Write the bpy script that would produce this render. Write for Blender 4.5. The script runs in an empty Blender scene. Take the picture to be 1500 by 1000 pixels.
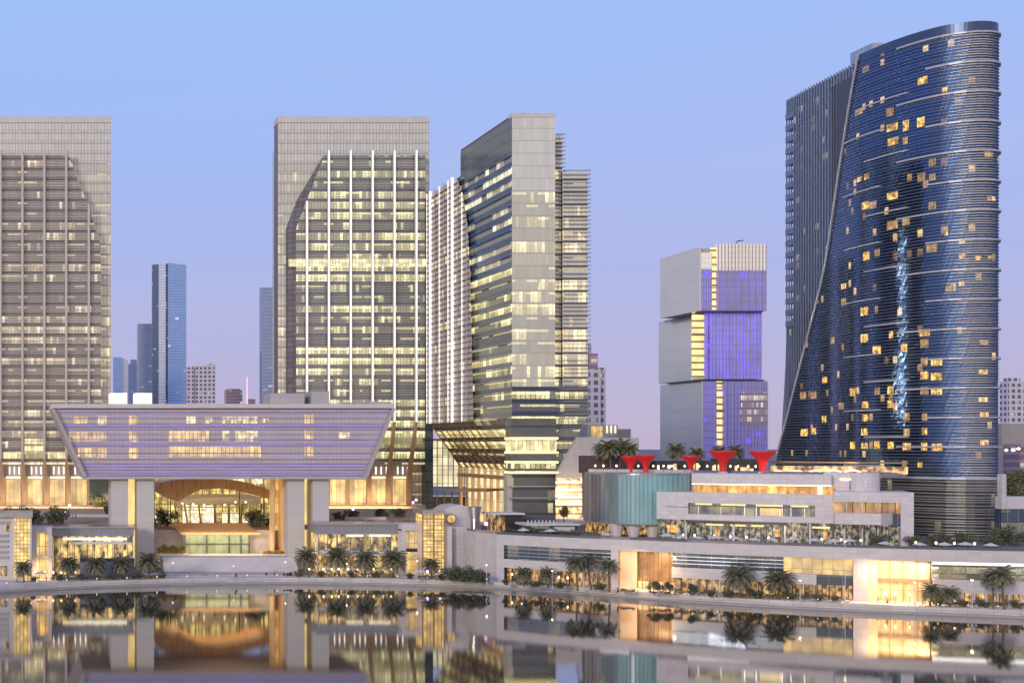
import bpy, math, random
from mathutils import Vector, Matrix
random.seed(7)
S = bpy.context.scene
COL = S.collection
# ------------------------------------------------------------------ camera
F = 2000.0           # focal length in pixels of a 1500 px wide frame
HC = 47.0            # height of the camera above the water
VX, VY = 40.0, 650.0 # where the view axis meets the frame (lens shift, as the photo has parallel verticals)
cam = bpy.data.cameras.new("camera"); camo = bpy.data.objects.new("camera", cam); COL.objects.link(camo)
cam.sensor_width = 36; cam.lens = 36 * F / 1500
cam.shift_x = (750 - VX) / 1500; cam.shift_y = (VY - 500) / 1500
camo.location = (0, 0, HC); camo.rotation_euler = (math.radians(90), 0, 0)
cam.clip_start = 1; cam.clip_end = 20000
S.camera = camo
S.view_settings.view_transform = 'Standard'; S.view_settings.look = 'None'
S.view_settings.exposure = 0.0; S.view_settings.gamma = 1; S.view_settings.use_curve_mapping = False
def s2l(c):
    return tuple(((v/255)/12.92 if v/255 <= .04045 else ((v/255+.055)/1.055)**2.4) for v in c)
# ------------------------------------------------------------------ sky
W = bpy.data.worlds.new("World"); S.world = W; W.use_nodes = True
nt = W.node_tree; nt.nodes.clear()
out = nt.nodes.new('ShaderNodeOutputWorld'); bg = nt.nodes.new('ShaderNodeBackground')
tc = nt.nodes.new('ShaderNodeTexCoord'); sep = nt.nodes.new('ShaderNodeSeparateXYZ')
nt.links.new(tc.outputs['Generated'], sep.inputs[0])
def wramp(stops):
    r = nt.nodes.new('ShaderNodeValToRGB'); e = r.color_ramp.elements
    while len(e) < len(stops): e.new(.5)
    for i, (p, c) in enumerate(stops): e[i].position = p; e[i].color = (*s2l(c), 1)
    nt.links.new(sep.outputs['Z'], r.inputs[0]); return r
east = wramp([(0, (190, 177, 207)), (.05, (181, 177, 219)), (.12, (170, 180, 232)), (.2, (162, 184, 243)), (.3, (159, 190, 248)), (1, (95, 130, 215))])
west = wramp([(0, (252, 228, 208)), (.1, (247, 229, 218)), (.25, (225, 222, 235)), (.5, (170, 190, 240)), (1, (95, 130, 215))])
mr = nt.nodes.new('ShaderNodeMapRange'); mr.inputs['From Min'].default_value = .15; mr.inputs['From Max'].default_value = -.7
nt.links.new(sep.outputs['Y'], mr.inputs['Value'])
mx = nt.nodes.new('ShaderNodeMixRGB'); nt.links.new(mr.outputs[0], mx.inputs[0])
nt.links.new(east.outputs[0], mx.inputs[1]); nt.links.new(west.outputs[0], mx.inputs[2])
sky = nt.nodes.new('ShaderNodeTexSky'); sky.sky_type = 'NISHITA'; sky.sun_disc = False
sky.sun_elevation = math.radians(6); sky.sun_rotation = math.radians(180 + 38)
bg2 = nt.nodes.new('ShaderNodeBackground'); nt.links.new(sky.outputs[0], bg2.inputs[0]); bg2.inputs[1].default_value = .01
add = nt.nodes.new('ShaderNodeAddShader')
mpp = nt.nodes.new('ShaderNodeMapping'); mpp.inputs['Scale'].default_value = (1.2, 1.2, 7); nt.links.new(tc.outputs['Generated'], mpp.inputs[0])
cn = nt.nodes.new('ShaderNodeTexNoise'); cn.inputs['Scale'].default_value = 2.2; cn.inputs['Detail'].default_value = 5; nt.links.new(mpp.outputs[0], cn.inputs['Vector'])
cm = nt.nodes.new('ShaderNodeMapRange'); cm.inputs['From Min'].default_value = .45; cm.inputs['From Max'].default_value = .8; cm.inputs['To Max'].default_value = .22; nt.links.new(cn.outputs['Fac'], cm.inputs['Value'])
mc = nt.nodes.new('ShaderNodeMixRGB'); nt.links.new(cm.outputs[0], mc.inputs[0]); nt.links.new(mx.outputs[0], mc.inputs[1]); mc.inputs[2].default_value = (*s2l((205, 198, 225)), 1)
nt.links.new(mc.outputs[0], bg.inputs[0]); bg.inputs[1].default_value = .97
nt.links.new(bg.outputs[0], add.inputs[0]); nt.links.new(bg2.outputs[0], add.inputs[1]); nt.links.new(add.outputs[0], out.inputs[0])
# afterglow from behind the camera
sl = bpy.data.lights.new("sun", 'SUN'); sl.energy = 1.5; sl.angle = math.radians(12); sl.color = (1, .91, .81)
so = bpy.data.objects.new("sun", sl); COL.objects.link(so)
so.rotation_euler = Vector((.62, .78, -.24)).to_track_quat('-Z', 'Y').to_euler()

# ------------------------------------------------------------------ position helpers
def X(px, Y): return (px - VX) * Y / F
def Z(py, Y): return HC - (py - VY) * Y / F
def lerp(a, b, t): return a + (b - a) * t
def pl(pts, v, k=1):
    if v <= pts[0][0]: return pts[0][k]
    for a, b in zip(pts, pts[1:]):
        if v <= b[0]: return lerp(a[k], b[k], (v - a[0]) / (b[0] - a[0] + 1e-9))
    return pts[-1][k]
# ------------------------------------------------------------------ materials
class NT:
    def __init__(s, name):
        s.m = bpy.data.materials.new(name); s.m.use_nodes = True
        s.t = s.m.node_tree; s.p = s.t.nodes['Principled BSDF']
    def n(s, typ, **kw):
        x = s.t.nodes.new(typ)
        for k, v in kw.items(): setattr(x, k, v)
        return x
    def l(s, a, b):
        if isinstance(a, (int, float)): b.default_value = a
        elif isinstance(a, tuple): b.default_value = a if len(a) != 3 or b.type == 'VECTOR' else (*a, 1)
        else: s.t.links.new(a, b)
    def math(s, op, a, b=0.0, c=None):
        x = s.n('ShaderNodeMath', operation=op); s.l(a, x.inputs[0]); s.l(b, x.inputs[1])
        if c is not None: s.l(c, x.inputs[2])
        return x.outputs[0]
    def comb(s, a, b, c):
        x = s.n('ShaderNodeCombineXYZ'); s.l(a, x.inputs[0]); s.l(b, x.inputs[1]); s.l(c, x.inputs[2]); return x.outputs[0]
    def white(s, v):
        x = s.n('ShaderNodeTexWhiteNoise'); s.l(v, x.inputs[0]); return x.outputs['Value']
    def mix(s, f, a, b):
        x = s.n('ShaderNodeMixRGB'); s.l(f, x.inputs[0]); s.l(a, x.inputs[1]); s.l(b, x.inputs[2]); return x.outputs[0]
    def noise(s, v, sc, det=2):
        x = s.n('ShaderNodeTexNoise'); s.l(v, x.inputs['Vector']); x.inputs['Scale'].default_value = sc; x.inputs['Detail'].default_value = det
        return x.outputs['Fac']
    def uv(s):
        u = s.n('ShaderNodeUVMap'); u.uv_map = 'UVMap'; q = s.n('ShaderNodeSeparateXYZ'); s.l(u.outputs[0], q.inputs[0])
        return u.outputs[0], q.outputs[0], q.outputs[1]
def plain(name, c, rough=.6, metal=0.0, vary=.18, sc=.6, emit=None, es=0.0, bump=0.0):
    k = NT(name); p = k.p
    tcn = k.n('ShaderNodeTexCoord'); f = k.noise(tcn.outputs['Object'], sc, 5)
    lo = tuple(v * (1 - vary) for v in c); hi = tuple(min(1, v * (1 + vary)) for v in c)
    k.l(k.mix(f, lo, hi), p.inputs['Base Color'])
    p.inputs['Roughness'].default_value = rough; p.inputs['Metallic'].default_value = metal
    if emit:
        p.inputs['Emission Color'].default_value = (*emit, 1); p.inputs['Emission Strength'].default_value = es
    if bump:
        b = k.n('ShaderNodeBump'); b.inputs['Strength'].default_value = bump; k.l(k.noise(tcn.outputs['Object'], sc * 8, 4), b.inputs['Height'])
        k.l(b.outputs[0], p.inputs['Normal'])
    return k.m
def panel(name, c, pw, ph, rough=.5, joint=.5, vary=.12, jw=.04, metal=0.0, emit=None, es=0):
    """cladding with joints pw x ph metres, each panel a touch lighter or darker"""
    k = NT(name); uv, u, v = k.uv()
    a = k.math('DIVIDE', u, pw); b = k.math('DIVIDE', v, ph)
    w = k.white(k.comb(k.math('FLOOR', a), k.math('FLOOR', b), 1.0))
    fa = k.math('FRACT', a); fb = k.math('FRACT', b)
    j = k.math('MAXIMUM', k.math('LESS_THAN', fa, jw), k.math('LESS_THAN', fb, jw * pw / ph))
    n = k.noise(uv, .35, 5)
    w = k.math('ADD', k.math('MULTIPLY', w, .5), k.math('MULTIPLY', n, .5))
    col = k.mix(w, tuple(x * (1 - vary) for x in c), tuple(x * (1 + vary) for x in c))
    col = k.mix(j, col, tuple(x * joint for x in c))
    k.l(col, k.p.inputs['Base Color']); k.p.inputs['Roughness'].default_value = rough; k.p.inputs['Metallic'].default_value = metal
    if emit:
        k.p.inputs['Emission Color'].default_value = (*emit, 1); k.p.inputs['Emission Strength'].default_value = es
    return k.m
def glass(name, base, bay=1.4, st=4.4, p=.1, pf=.1, c1=(1, .74, .24), c2=(1, .88, .42), es=1.0, metal=.45, rough=.12,
          sp=.22, span=None, v0=0.0, seed=1.0, frame=.08, fc=None, wav=.03, lo=0.0, group=5, grad=None):
    """curtain wall: cells bay x st; some cells lit from inside, runs of cells lit on some storeys"""
    k = NT(name); P = k.p; uv, u, v = k.uv()
    a = k.math('DIVIDE', u, bay); b = k.math('DIVIDE', k.math('SUBTRACT', v, v0), st)
    ia = k.math('FLOOR', a); ib = k.math('FLOOR', b); fa = k.math('FRACT', a); fb = k.math('FRACT', b)
    w1 = k.white(k.comb(ia, ib, seed)); w2 = k.white(k.comb(k.math('FLOOR', k.math('DIVIDE', a, group)), ib, seed + 3))
    w3 = k.white(k.comb(1.0, ib, seed + 9))
    on = k.math('LESS_THAN', w1, k.math('MULTIPLY', w3, p * 2))
    reg = k.math('MAXIMUM', k.math('SUBTRACT', k.math('MULTIPLY', k.noise(k.comb(k.math('MULTIPLY', u, .035), k.math('MULTIPLY', ib, .23), seed), 1.0, 2), 3.4), .9), .15)
    if grad: reg = k.math('MULTIPLY', reg, k.math('MINIMUM', k.math('MAXIMUM', k.math('DIVIDE', k.math('SUBTRACT', grad[1], v), grad[1] - grad[0]), grad[2]), 1.0))
    thr = k.math('MULTIPLY', k.math('MULTIPLY', w3, pf * 2), reg)
    onf = k.math('MULTIPLY', k.math('LESS_THAN', w2, thr), k.math('GREATER_THAN', w1, .2))
    on = k.math('MAXIMUM', on, onf)
    inner = k.math('MULTIPLY', k.math('GREATER_THAN', fb, sp), k.math('LESS_THAN', fb, .95))
    inner = k.math('MULTIPLY', inner, k.math('MULTIPLY', k.math('GREATER_THAN', fa, frame), k.math('LESS_THAN', fa, 1 - frame * .5)))
    n = k.noise(k.comb(k.math('MULTIPLY', u, .9), k.math('MULTIPLY', v, 1.6), seed), 1.7, 5)
    n2 = k.math('ADD', k.math('MULTIPLY', n, 2.2), -.45)
    w4 = k.white(k.comb(ia, ib, seed + 5))
    amp = k.math('MULTIPLY', k.math('ADD', k.math('MULTIPLY', k.math('MULTIPLY', w4, w4), .85), .22), k.math('ADD', k.math('MULTIPLY', fb, .6), .55))
    e = k.math('MULTIPLY', k.math('MULTIPLY', on, inner), k.math('MULTIPLY', k.math('MAXIMUM', n2, .1), amp))
    if lo:      # dim rooms, and the line of ceiling lights near the top of a storey
        e = k.math('ADD', e, k.math('MULTIPLY', inner, k.math('MULTIPLY', k.math('MULTIPLY', n, w3), lo * 2)))
        w5 = k.white(k.comb(k.math('FLOOR', k.math('DIVIDE', a, group * .6)), ib, seed + 13))
        cl = k.math('MULTIPLY', k.math('LESS_THAN', w5, k.math('MULTIPLY', reg, .8)), k.math('MULTIPLY', k.math('GREATER_THAN', fb, .72), k.math('LESS_THAN', fb, .90)))
        e = k.math('ADD', e, k.math('MULTIPLY', cl, k.math('MULTIPLY', k.math('MULTIPLY', k.noise(k.comb(k.math('MULTIPLY', u, 2.1), v, seed), 1.0, 2), 1.3), min(.55, lo * 4))))
    k.l(k.mix(w4, c1, c2), P.inputs['Emission Color']); k.l(k.math('MULTIPLY', e, es * 1.35), P.inputs['Emission Strength'])
    sc = span or tuple(x * .8 for x in base)
    c = k.mix(w4, tuple(x * .93 for x in base), tuple(x * 1.06 for x in base))
    c = k.mix(k.math('GREATER_THAN', fb, sp), sc, c)
    if fc: c = k.mix(k.math('LESS_THAN', fa, frame), c, fc)
    k.l(c, P.inputs['Base Color']); P.inputs['Metallic'].default_value = metal; P.inputs['Roughness'].default_value = rough
    if wav:
        bp = k.n('ShaderNodeBump'); bp.inputs['Strength'].default_value = 1; bp.inputs['Distance'].default_value = wav
        k.l(k.noise(k.comb(k.math('MULTIPLY', u, 1 / (bay * 1.3)), k.math('DIVIDE', v, st * .7), 0.0), 1.0, 1), bp.inputs['Height'])
        k.l(bp.outputs[0], P.inputs['Normal'])
    return k.m
def glow(name, c, es, sc=.5, contrast=1.0, base=(.3, .25, .2), bay=0, st=0, fr=.1, dark=.1, an=(1, .8)):
    """a lit interior seen through its glazing: uneven light, furniture and people as darker patches, glazing bars if bay/st"""
    k = NT(name); P = k.p; uv, u, v = k.uv()
    n = k.noise(k.comb(k.math('MULTIPLY', u, an[0]), k.math('MULTIPLY', v, an[1]), 3.0), sc, 4)
    n = k.math('MAXIMUM', k.math('ADD', k.math('MULTIPLY', k.math('SUBTRACT', n, .5), 3.0 * contrast), .75), dark)
    if bay:
        a = k.math('DIVIDE', u, bay); w = k.white(k.comb(k.math('FLOOR', a), k.math('FLOOR', k.math('DIVIDE', v, st or 50.)), 2.0))
        n = k.math('MULTIPLY', n, k.math('MULTIPLY', k.math('GREATER_THAN', k.math('FRACT', a), fr), k.math('ADD', k.math('MULTIPLY', w, .6), .55)))
    if st: n = k.math('MULTIPLY', n, k.math('GREATER_THAN', k.math('FRACT', k.math('DIVIDE', v, st)), fr * (bay or st) / st))
    P.inputs['Emission Color'].default_value = (*c, 1); k.l(k.math('MULTIPLY', n, es), P.inputs['Emission Strength'])
    P.inputs['Base Color'].default_value = (*base, 1); P.inputs['Roughness'].default_value = .25
    return k.m
M = {}
M['stone'] = panel('pale_stone', (.56, .52, .50), 1.5, .9, .55, .8)
M['white'] = panel('white_panel', (.62, .565, .57), 2.4, 1.2, .5, .80, vary=.14)
M['white2'] = plain('white_render', (.62, .575, .57), .6, vary=.16, sc=.25)
M['beige'] = panel('beige_stone', (.50, .45, .40), 2, 1, .6, .8)
M['conc'] = plain('concrete', (.36, .34, .34), .8, vary=.15, sc=.3)
M['prom'] = panel('promenade_paving', (.78, .69, .62), 3, 3, .7, .75, vary=.12, jw=.03)
M['road'] = plain('asphalt', (.62, .55, .50), .8, vary=.2, sc=.4)
M['dark'] = plain('dark_metal', (.05, .05, .06), .4, .3)
M['black'] = plain('black_void', (.015, .016, .02), .5)
M['steel'] = plain('brushed_steel', (.45, .46, .5), .3, .8)
M['silver'] = plain('silver_blade', (.42, .45, .52), .3, .75)
M['bronze'] = plain('bronze_cladding', (.42, .27, .16), .45, .3, vary=.25, sc=.2)
M['wood'] = panel('timber_strip', (.50, .31, .14), .6, 6, .4, .5, vary=.4, emit=(1, .42, .12), es=.06)  # faint orange emission puts the hall's glow into the timber
M['soil'] = plain('soil', (.10, .08, .05), .9)
M['trunk'] = plain('palm_trunk', (.16, .11, .07), .9, vary=.4, sc=3)
M['leaf'] = plain('leaf_green', (.12, .13, .07), .65, vary=.6, sc=.9)
M['leaf2'] = plain('leaf_olive', (.17, .16, .08), .65, vary=.5, sc=.9)
M['palmleaf'] = plain('palm_leaf', (.20, .19, .115), .6, vary=.5, sc=1.2)
M['grass'] = plain('grass', (.09, .12, .03), .9, vary=.4, sc=1.5)
M['straw'] = plain('ornamental_grass', (.5, .36, .12), .8, vary=.3, sc=1.0)
M['redflower'] = plain('red_flowers', (.35, .06, .04), .8, vary=.5, sc=2)
M['red'] = plain('red_fabric', (.55, .015, .02), .5, emit=(1, .03, .02), es=.14, vary=.3)
M['redp'] = plain('red_canvas', (.7, .06, .05), .6)
M['bluep'] = plain('blue_canvas', (.03, .2, .65), .6)
M['canvas'] = plain('white_canvas', (.7, .67, .62), .7)
M['skin'] = plain('skin', (.4, .22, .15), .6)
for i, c in enumerate([(.03, .03, .04), (.5, .5, .5), (.06, .09, .2), (.3, .06, .05)]): M['cloth%d' % i] = plain('clothing', c, .8)
M['warmled'] = plain('warm_lamp', (.8, .7, .5), .5, emit=(1, .78, .45), es=3.0)
M['whiteled'] = plain('white_lamp', (.8, .8, .8), .5, emit=(1, .96, .92), es=1.4)
M['pinkled'] = plain('violet_lamp', (.8, .7, .9), .5, emit=(.72, .4, 1), es=4)
M['finlit'] = plain('lit_fin', (.7, .68, .68), .5, emit=(1, .95, .9), es=.65, vary=.1)
M['finT1'] = plain('fin_beige', (.60, .55, .50), .5, .1, vary=.08)
M['louvre'] = plain('louvre_blade', (.44, .42, .41), .45, .2, vary=.1)
M['blueled'] = None
# ------------------------------------------------------------------ mesh builder
class MB:
    def __init__(s): s.v = []; s.f = []; s.uv = []
    def face(s, pts, uv=None):
        b = len(s.v); s.v += [tuple(p) for p in pts]; s.f.append(tuple(range(b, b + len(pts)))); s.uv.append(uv)
        return s
    def box(s, x0, x1, y0, y1, z0, z1):
        if x0 > x1: x0, x1 = x1, x0
        if y0 > y1: y0, y1 = y1, y0
        if z0 > z1: z0, z1 = z1, z0
        b = len(s.v)
        s.v += [(x0, y0, z0), (x1, y0, z0), (x1, y1, z0), (x0, y1, z0), (x0, y0, z1), (x1, y0, z1), (x1, y1, z1), (x0, y1, z1)]
        for q in ((0, 1, 5, 4), (1, 2, 6, 5), (2, 3, 7, 6), (3, 0, 4, 7), (4, 5, 6, 7), (3, 2, 1, 0)):
            s.f.append(tuple(b + i for i in q)); s.uv.append(None)
        return s
    def obox(s, p, q, t, z0, z1, off=0.0):
        """a box along the plan segment p-q, t thick behind it (to its left), off metres in front when negative"""
        d = Vector((q[0] - p[0], q[1] - p[1])); L = d.length; d /= L; n = Vector((-d.y, d.x))
        a = Vector(p[:2]) + n * off; c = Vector(q[:2]) + n * off
        return s.prism([a, c, c + n * t, a + n * t], z0, z1)
    def prism(s, poly, z0, z1):
        b = len(s.v); n = len(poly)
        s.v += [(p[0], p[1], z0) for p in poly] + [(p[0], p[1], z1) for p in poly]
        for i in range(n):
            j = (i + 1) % n; s.f.append((b + i, b + j, b + n + j, b + n + i)); s.uv.append(None)
        s.f.append(tuple(b + n + i for i in range(n))); s.uv.append(None)
        s.f.append(tuple(b + i for i in reversed(range(n)))); s.uv.append(None)
        return s
    def xprism(s, poly, y0, y1):
        """polygon given in x,z extruded from y0 (near) to y1"""
        b = len(s.v); n = len(poly)
        s.v += [(p[0], y0, p[1]) for p in poly] + [(p[0], y1, p[1]) for p in poly]
        for i in range(n):
            j = (i + 1) % n; s.f.append((b + j, b + i, b + n + i, b + n + j)); s.uv.append(None)
        s.f.append(tuple(b + i for i in range(n))); s.uv.append(None)
        s.f.append(tuple(b + n + i for i in reversed(range(n)))); s.uv.append(None)
        return s
    def hull(s, bot, top):
        """two rings of equal count joined, capped"""
        b = len(s.v); n = len(bot); s.v += [tuple(p) for p in bot] + [tuple(p) for p in top]
        for i in range(n):
            j = (i + 1) % n; s.f.append((b + i, b + j, b + n + j, b + n + i)); s.uv.append(None)
        s.f.append(tuple(b + n + i for i in range(n))); s.uv.append(None)
        s.f.append(tuple(b + i for i in reversed(range(n)))); s.uv.append(None)
        return s
    def lathe(s, prof, c=(0, 0, 0), n=12, sx=1, sy=1):
        b = len(s.v)
        for r, z in prof:
            for i in range(n):
                a = 2 * math.pi * i / n; s.v.append((c[0] + r * sx * math.cos(a), c[1] + r * sy * math.sin(a), c[2] + z))
        for k in range(len(prof) - 1):
            for i in range(n):
                j = (i + 1) % n; s.f.append((b + k * n + i, b + k * n + j, b + (k + 1) * n + j, b + (k + 1) * n + i)); s.uv.append(None)
        s.f.append(tuple(b + i for i in reversed(range(n)))); s.uv.append(None)
        s.f.append(tuple(b + (len(prof) - 1) * n + i for i in range(n))); s.uv.append(None)
        return s
    def tube(s, pts, r, n=6):
        pts = [Vector(p) for p in pts]; b = len(s.v)
        for k, p in enumerate(pts):
            d = (pts[min(k + 1, len(pts) - 1)] - pts[max(k - 1, 0)]).normalized()
            up = Vector((0, 0, 1)) if abs(d.z) < .95 else Vector((1, 0, 0))
            a = d.cross(up).normalized(); c = a.cross(d)
            rr = r[k] if isinstance(r, (list, tuple)) else r
            for i in range(n):
                t = 2 * math.pi * i / n; s.v.append(tuple(p + a * rr * math.cos(t) + c * rr * math.sin(t)))
        for k in range(len(pts) - 1):
            for i in range(n):
                j = (i + 1) % n; s.f.append((b + k * n + i, b + k * n + j, b + (k + 1) * n + j, b + (k + 1) * n + i)); s.uv.append(None)
        s.f.append(tuple(b + i for i in reversed(range(n)))); s.uv.append(None)
        s.f.append(tuple(b + (len(pts) - 1) * n + i for i in range(n))); s.uv.append(None)
        return s
    def strip(s, pts, z0, z1, us=None):
        """vertical wall sheet along a plan line, uv in metres"""
        u = 0
        for i, (p, q) in enumerate(zip(pts, pts[1:])):
            L = math.hypot(q[0] - p[0], q[1] - p[1]); a = us[i] if us else u; c = us[i + 1] if us else u + L
            s.face([(p[0], p[1], z0), (q[0], q[1], z0), (q[0], q[1], z1), (p[0], p[1], z1)], [(a, z0), (c, z0), (c, z1), (a, z1)]); u += L
        return s
    def build(s, name, m, parent=None, loc=None, smooth=False):
        me = bpy.data.meshes.new(name); me.from_pydata(s.v, [], s.f)
        ul = me.uv_layers.new(name='UVMap'); i = 0
        for f, uv in zip(s.f, s.uv):
            if uv is None:
                a, b, c = (Vector(s.v[f[k]]) for k in (0, 1, 2)); nn = (b - a).cross(c - a)
                if nn.length < 1e-9 and len(f) > 3: nn = (Vector(s.v[f[2]]) - a).cross(Vector(s.v[f[3]]) - a)
                nn = nn.normalized() if nn.length > 1e-9 else Vector((0, 0, 1))
                if abs(nn.z) > .85: uv = [(s.v[k][0], s.v[k][1]) for k in f]
                else:
                    t = Vector((0, 0, 1)).cross(nn).normalized(); uv = [(Vector(s.v[k]).dot(t), s.v[k][2]) for k in f]
            for q in uv: ul.data[i].uv = q; i += 1
        me.materials.append(m)
        if smooth:
            for p_ in me.polygons: p_.use_smooth = True
        me.update()
        o = bpy.data.objects.new(name, me); COL.objects.link(o)
        if loc: o.location = loc
        if parent: o.parent = parent; o.matrix_parent_inverse = Matrix.Translation(-Vector(parent.location)) if not loc else Matrix()
        return o
def tag(o, label, cat, group=None):
    o['label'] = label; o['category'] = cat
    if group: o['group'] = group
    return o
def thing(name, label, cat, loc=(0, 0, 0), group=None, rz=0):
    o = bpy.data.objects.new(name, None); COL.objects.link(o); o.location = loc; o.rotation_euler = (0, 0, rz)
    o.empty_display_size = .1
    return tag(o, label, cat, group)
def struct(o): o['kind'] = 'structure'; return o
def stuff(o, label, cat): tag(o, label, cat); o['kind'] = 'stuff'; return o
def copy_tree(o, parent=None):
    c = o.copy(); COL.objects.link(c)
    if parent: c.parent = parent
    for ch in o.children: copy_tree(ch, c)
    return c
def place(proto, used, loc, s=1.0, rz=0.0, label=None, group=None, lean=0.0):
    o = copy_tree(proto) if used[0] else proto
    used[0] = True; o.location = loc; o.scale = (s, s, s) if not isinstance(s, tuple) else s; o.rotation_euler = (lean * math.sin(loc[0] * 3.1), lean * math.cos(loc[0] * 2.3), rz)
    if label: o['label'] = label
    if group: o['group'] = group
    return o
def storeys(root, mat, P, uf, zs, name='storey_window', seg=1, off=0):
    """one glazing band per storey; P(u) plan point, uf(z) -> u0,u1"""
    for z0, z1 in zip(zs, zs[1:]):
        a0, a1 = uf(z0); b0, b1 = uf(z1)
        if a1 - a0 < .3 and b1 - b0 < .3: continue
        m = MB()
        for i in range(seg):
            t0, t1 = i / seg, (i + 1) / seg
            u = [lerp(a0, a1, t0), lerp(a0, a1, t1), lerp(b0, b1, t1), lerp(b0, b1, t0)]
            p = [P(x) for x in u]
            m.face([(p[0][0], p[0][1], z0), (p[1][0], p[1][1], z0), (p[2][0], p[2][1], z1), (p[3][0], p[3][1], z1)], [(u[0], z0), (u[1], z0), (u[2], z1), (u[3], z1)])
        m.build(name, mat, root)
def levels(z0, z1, st):
    n = max(1, round((z1 - z0) / st)); return [lerp(z0, z1, i / n) for i in range(n + 1)]
M['blueledge'] = plain('blue_slab_edge', (.05, .14, .33), .4, .2)
M['greyledge'] = plain('grey_slab_edge', (.30, .30, .33), .5)
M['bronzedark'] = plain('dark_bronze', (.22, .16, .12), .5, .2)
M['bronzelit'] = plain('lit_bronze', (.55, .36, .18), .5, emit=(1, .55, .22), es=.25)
M['greenglass'] = plain('green_glass', (.10, .13, .12), .2, .3)
M['stonedark'] = plain('dark_stone', (.32, .29, .30), .7)  # dark stone colour
M['beigeframe'] = panel('stone_frame', (.44, .39, .38), 2.5, 2.5, .6, .8)
M['thin'] = plain('thin_glazing_bar', (.46, .42, .46), .5)
M['slot'] = glow('pier_slot_glow', (1, .74, .28), 1.25, .2, .5, dark=.7)
M['goldhall'] = glow('golden_glazing', (1, .62, .16), 1.1, .3, .9, bay=2.0, st=4.2, fr=.08, dark=.4)
M['olive'] = plain('olive_frame', (.28, .26, .14), .6)
M['mezz'] = plain('mezzanine_soffit', (.42, .38, .26), .6, emit=(1, .8, .45), es=.12)
M['woodroof'] = plain('timber_roof', (.45, .27, .14), .5, emit=(1, .5, .2), es=.08, vary=.2)
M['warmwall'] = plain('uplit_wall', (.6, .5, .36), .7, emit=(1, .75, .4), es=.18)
M['hblade'] = plain('hotel_blade', (.40, .42, .48), .4, .6)
M['hcap'] = plain('hotel_cap', (.07, .10, .18), .35, .6)
M['wfin'] = plain('hotel_wing_fin', (.20, .23, .32), .4, .6)
M['hlouv'] = plain('podium_louvre', (.36, .34, .35), .45, .3)
M['redrim'] = plain('red_rim', (.5, .03, .03), .5, emit=(1, .1, .1), es=.1)
M['deckdark'] = plain('dark_podium', (.16, .15, .15), .8)  # dark colour of the podium body
M['plum'] = plain('plum_wall', (.11, .075, .085), .6, vary=.3)
M['bluerail'] = plain('blue_lit_railing', (.08, .08, .2), .4, emit=(.1, .12, .8), es=.12, vary=.5, sc=2)
M['ramp'] = plain('ochre_ramp', (.48, .36, .26), .75, vary=.15, sc=.1)
M['palewall'] = plain('streetlit_pale_wall', (.75, .68, .64), .6, emit=(1, .8, .7), es=.12)  # faint emission put into the wall for the street's uplight
M['lampbulb'] = plain('street_lamp_bulb', (.8, .7, .5), .5, emit=(1, .8, .5), es=14)
# ================================================================== SETTING: water, ground, quay
QP = [(-900, 395), (-500, 400), (-300, 408), (-100, 420), (0, 432), (75, 441), (150, 448), (250, 455), (330, 458), (400, 459), (470, 458.5), (550, 456), (625, 452), (700, 447), (775, 438), (850, 428), (925, 417), (1000, 406), (1100, 396), (1200, 387), (1350, 377), (1500, 368), (1750, 356), (2100, 345)]
QL = [(X(a, d), d) for a, d in QP]                 # foot of the quay wall at the water
k = NT('lagoon_water'); P = k.p
P.inputs['Base Color'].default_value = (.255, .225, .19, 1); P.inputs['Metallic'].default_value = .85; P.inputs['Roughness'].default_value = .012
tcn = k.n('ShaderNodeTexCoord'); mp = k.n('ShaderNodeMapping'); mp.inputs['Scale'].default_value = (.45, 2.0, 1)
k.l(tcn.outputs['Object'], mp.inputs[0]); bp = k.n('ShaderNodeBump'); bp.inputs['Strength'].default_value = 1; bp.inputs['Distance'].default_value = .0026
k.l(k.noise(mp.outputs[0], 1.2, 4), bp.inputs['Height']); k.l(bp.outputs[0], P.inputs['Normal'])
M['water'] = k.m
w = MB(); w.face([(-9000, -600, 0), (9000, -600, 0), (9000, 12000, 0), (-9000, 12000, 0)]); struct(w.build('water', M['water']))
def off(line, d):
    r = []
    for i, p in enumerate(line):
        a = Vector(line[max(i - 1, 0)]); b = Vector(line[min(i + 1, len(line) - 1)]); t = (b - a).normalized(); r.append((p[0] - t.y * d, p[1] + t.x * d))
    return r
def band(name, l0, l1, z, mat, zb=None):
    m = MB(); u = 0
    for i in range(len(l0) - 1):
        L = math.hypot(l0[i + 1][0] - l0[i][0], l0[i + 1][1] - l0[i][1])
        m.face([(*l0[i], z), (*l0[i + 1], z), (*l1[i + 1], z), (*l1[i], z)], [(u, 0), (u + L, 0), (u + L, 9), (u, 9)])
        if zb is not None: m.face([(*l0[i], zb), (*l0[i + 1], zb), (*l0[i + 1], z), (*l0[i], z)], [(u, zb), (u + L, zb), (u + L, z), (u, z)])
        u += L
    return struct(m.build(name, mat))
M['quay'] = panel('quay_concrete', (.58, .52, .47), 6, 1.0, .8, .55, vary=.25, jw=.02)
M['curb'] = plain('coping_stone', (.55, .5, .48), .7)
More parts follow.
